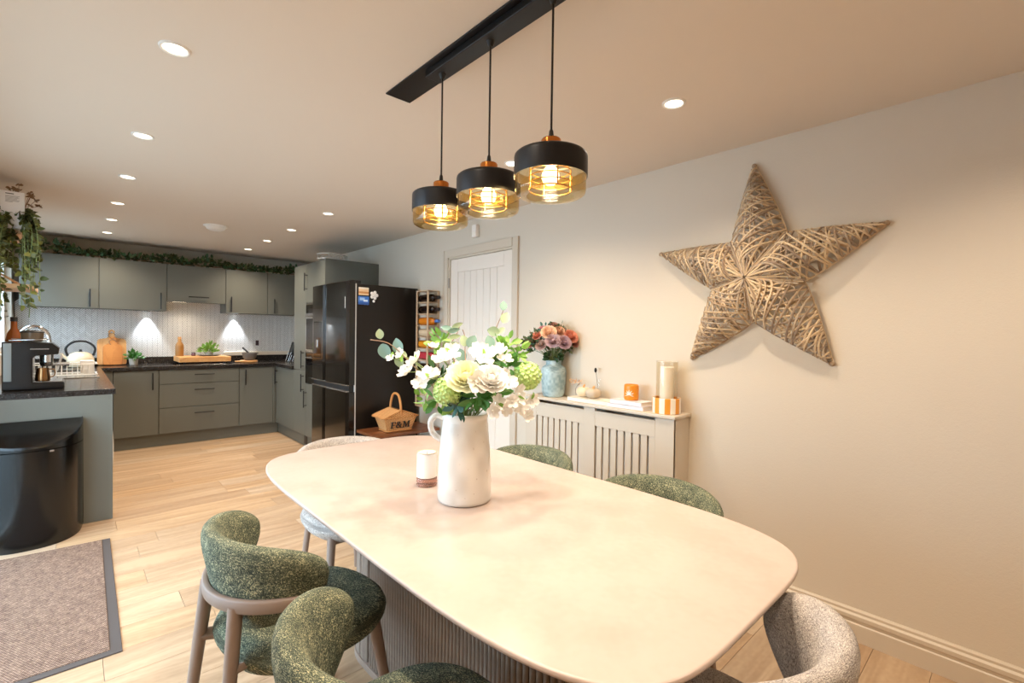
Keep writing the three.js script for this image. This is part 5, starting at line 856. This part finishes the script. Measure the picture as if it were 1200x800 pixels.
// shelves by the garden doors with trailing plant
{
  const zs0 = -4.98, zs1 = -4.5, shelfM = S('#d9b48c', 0.6);
  for (const [y, x1, label] of [[1.575, -0.185, 'pale wooden wall shelf below the trailing plant'], [1.93, -0.25, 'upper wooden wall shelf hidden behind the trailing plant']]) {
    const s = thing('wall_shelf', label, 'shelf'); mesh('board', rbox(X0, x1, y, y + 0.03, zs0, zs1, 0.004), shelfM, s); for (const z of [zs0 + 0.06, zs1 - 0.04]) mesh('bracket', merge([rbox(X0, X0 + 0.012, y - 0.0, y + 0.17, z - 0.01, z + 0.01, 0.002), bar(V(X0 + 0.01, y + 0.165, z), V(x1 - 0.06, y + 0.025, z), 0.008, 0.012, 0.002)]), S('#cfa67c', 0.6), s);
  }
  const pot = thing('trailing_pot_plant', 'trailing green and yellow pothos hanging over the wooden shelves', 'plant', [-0.33, 1.961, -4.62]);
  mesh('pot', lathe([[0, 0], [0.055, 0], [0.058, 0.004], [0.075, 0.12], [0.068, 0.12], [0.06, 0.1], [0, 0.1]], 28), M.terracotta, pot);
  const groups = [[], [], []];
  for (let v = 0; v < 30; v++) {
    const ex = rr(-0.12, 0.12), ez = rr(0.02, 0.2), drop = v % 3 ? rr(0.1, 0.4) : rr(0.4, 0.62), p0 = V(0.02, 0.11, 0.02), p1 = V(0.05 + ex * 0.6, rr(0.06, 0.13), ez * 0.5 + 0.04), p2 = V(0.05 + ex, -0.05, 0.06 + ez), p3 = V(0.05 + ex + rr(-0.03, 0.02), -drop, 0.06 + ez + rr(-0.02, 0.03)), cv = new THREE.CatmullRomCurve3([p0, p1, p2, p3]);
    mesh('vine', new THREE.TubeGeometry(cv, 20, 0.0022, 5), G.stem, pot);
    for (let i = 0; i < 34; i++) { const t = 0.15 + 0.85 * rnd(), p = cv.getPoint(t), d = V(rr(-0.4, 1), rr(-1.1, 0.4), rr(-0.5, 1)).normalize(), len = rr(0.028, 0.055); groups[Math.floor(rnd() * 3)].push(orient(leafGeo(len, len * 0.62, 0.2, 0.8, 4, 2), p, d, rnd() * 6)); }
  }
  groups.forEach((l, i) => { const m = mesh('leaves', merge(l), [G.ivy, G.olive, G.ivyLight][i], pot); m.userData.kind = 'stuff'; });
  // printed card box and dried bunch above
  const cv = document.createElement('canvas'); cv.width = 128; cv.height = 128; const k = cv.getContext('2d'); k.fillStyle = '#efeae6'; k.fillRect(0, 0, 128, 128); k.fillStyle = '#55504c'; k.fillRect(26, 14, 46, 7); k.fillStyle = '#8b8580'; for (let i = 0; i < 7; i++) k.fillRect(26, 32 + i * 8, [78, 70, 76, 64, 78, 72, 40][i], 3); const tx = new THREE.CanvasTexture(cv); tx.colorSpace = THREE.SRGBColorSpace;
  const bx = thing('printed_box', 'white printed card box on the upper plant shelf', 'box', [-0.285, 1.985, -4.50]); mesh('carton', rbox(-0.055, 0.055, -0.024, 0.215, -0.02, 0.02, 0.002), S('#efeae6', 0.6), bx); mesh('print', new THREE.PlaneGeometry(0.106, 0.106).translate(0, 0.16, 0.0205), S('#ffffff', 0.6, { map: tx }), bx);
  const df = thing('dried_bunch', 'small dried flower bunch in a jar behind the printed box', 'dried flower', [-0.27, 1.961, -4.66]); mesh('jar', lathe([[0, 0], [0.03, 0], [0.032, 0.1], [0.03, 0.11], [0, 0.11]], 20), M.terracotta, df);
  const fl = [], heads = []; for (let i = 0; i < 14; i++) { const e = V(rr(-0.08, 0.1), rr(0.2, 0.325), rr(-0.06, 0.08)); mesh('stem', tube([V(0, 0.1, 0), e.clone().multiplyScalar(0.5).setY(0.17), e], 0.0014, 8, 5), G.stemBrown, df); for (let q = 0; q < 7; q++) heads.push(orient(leafGeo(0.024, 0.014), e, rdir(0.3).setY(rr(-0.6, 0.5)).normalize(), rnd() * 6)); }
  mesh('flower_heads', merge(heads), S('#8a6a4c', 0.8, { side: THREE.DoubleSide }), df).userData.kind = 'stuff';
}

//@@REST
renderer.render(scene, camera);
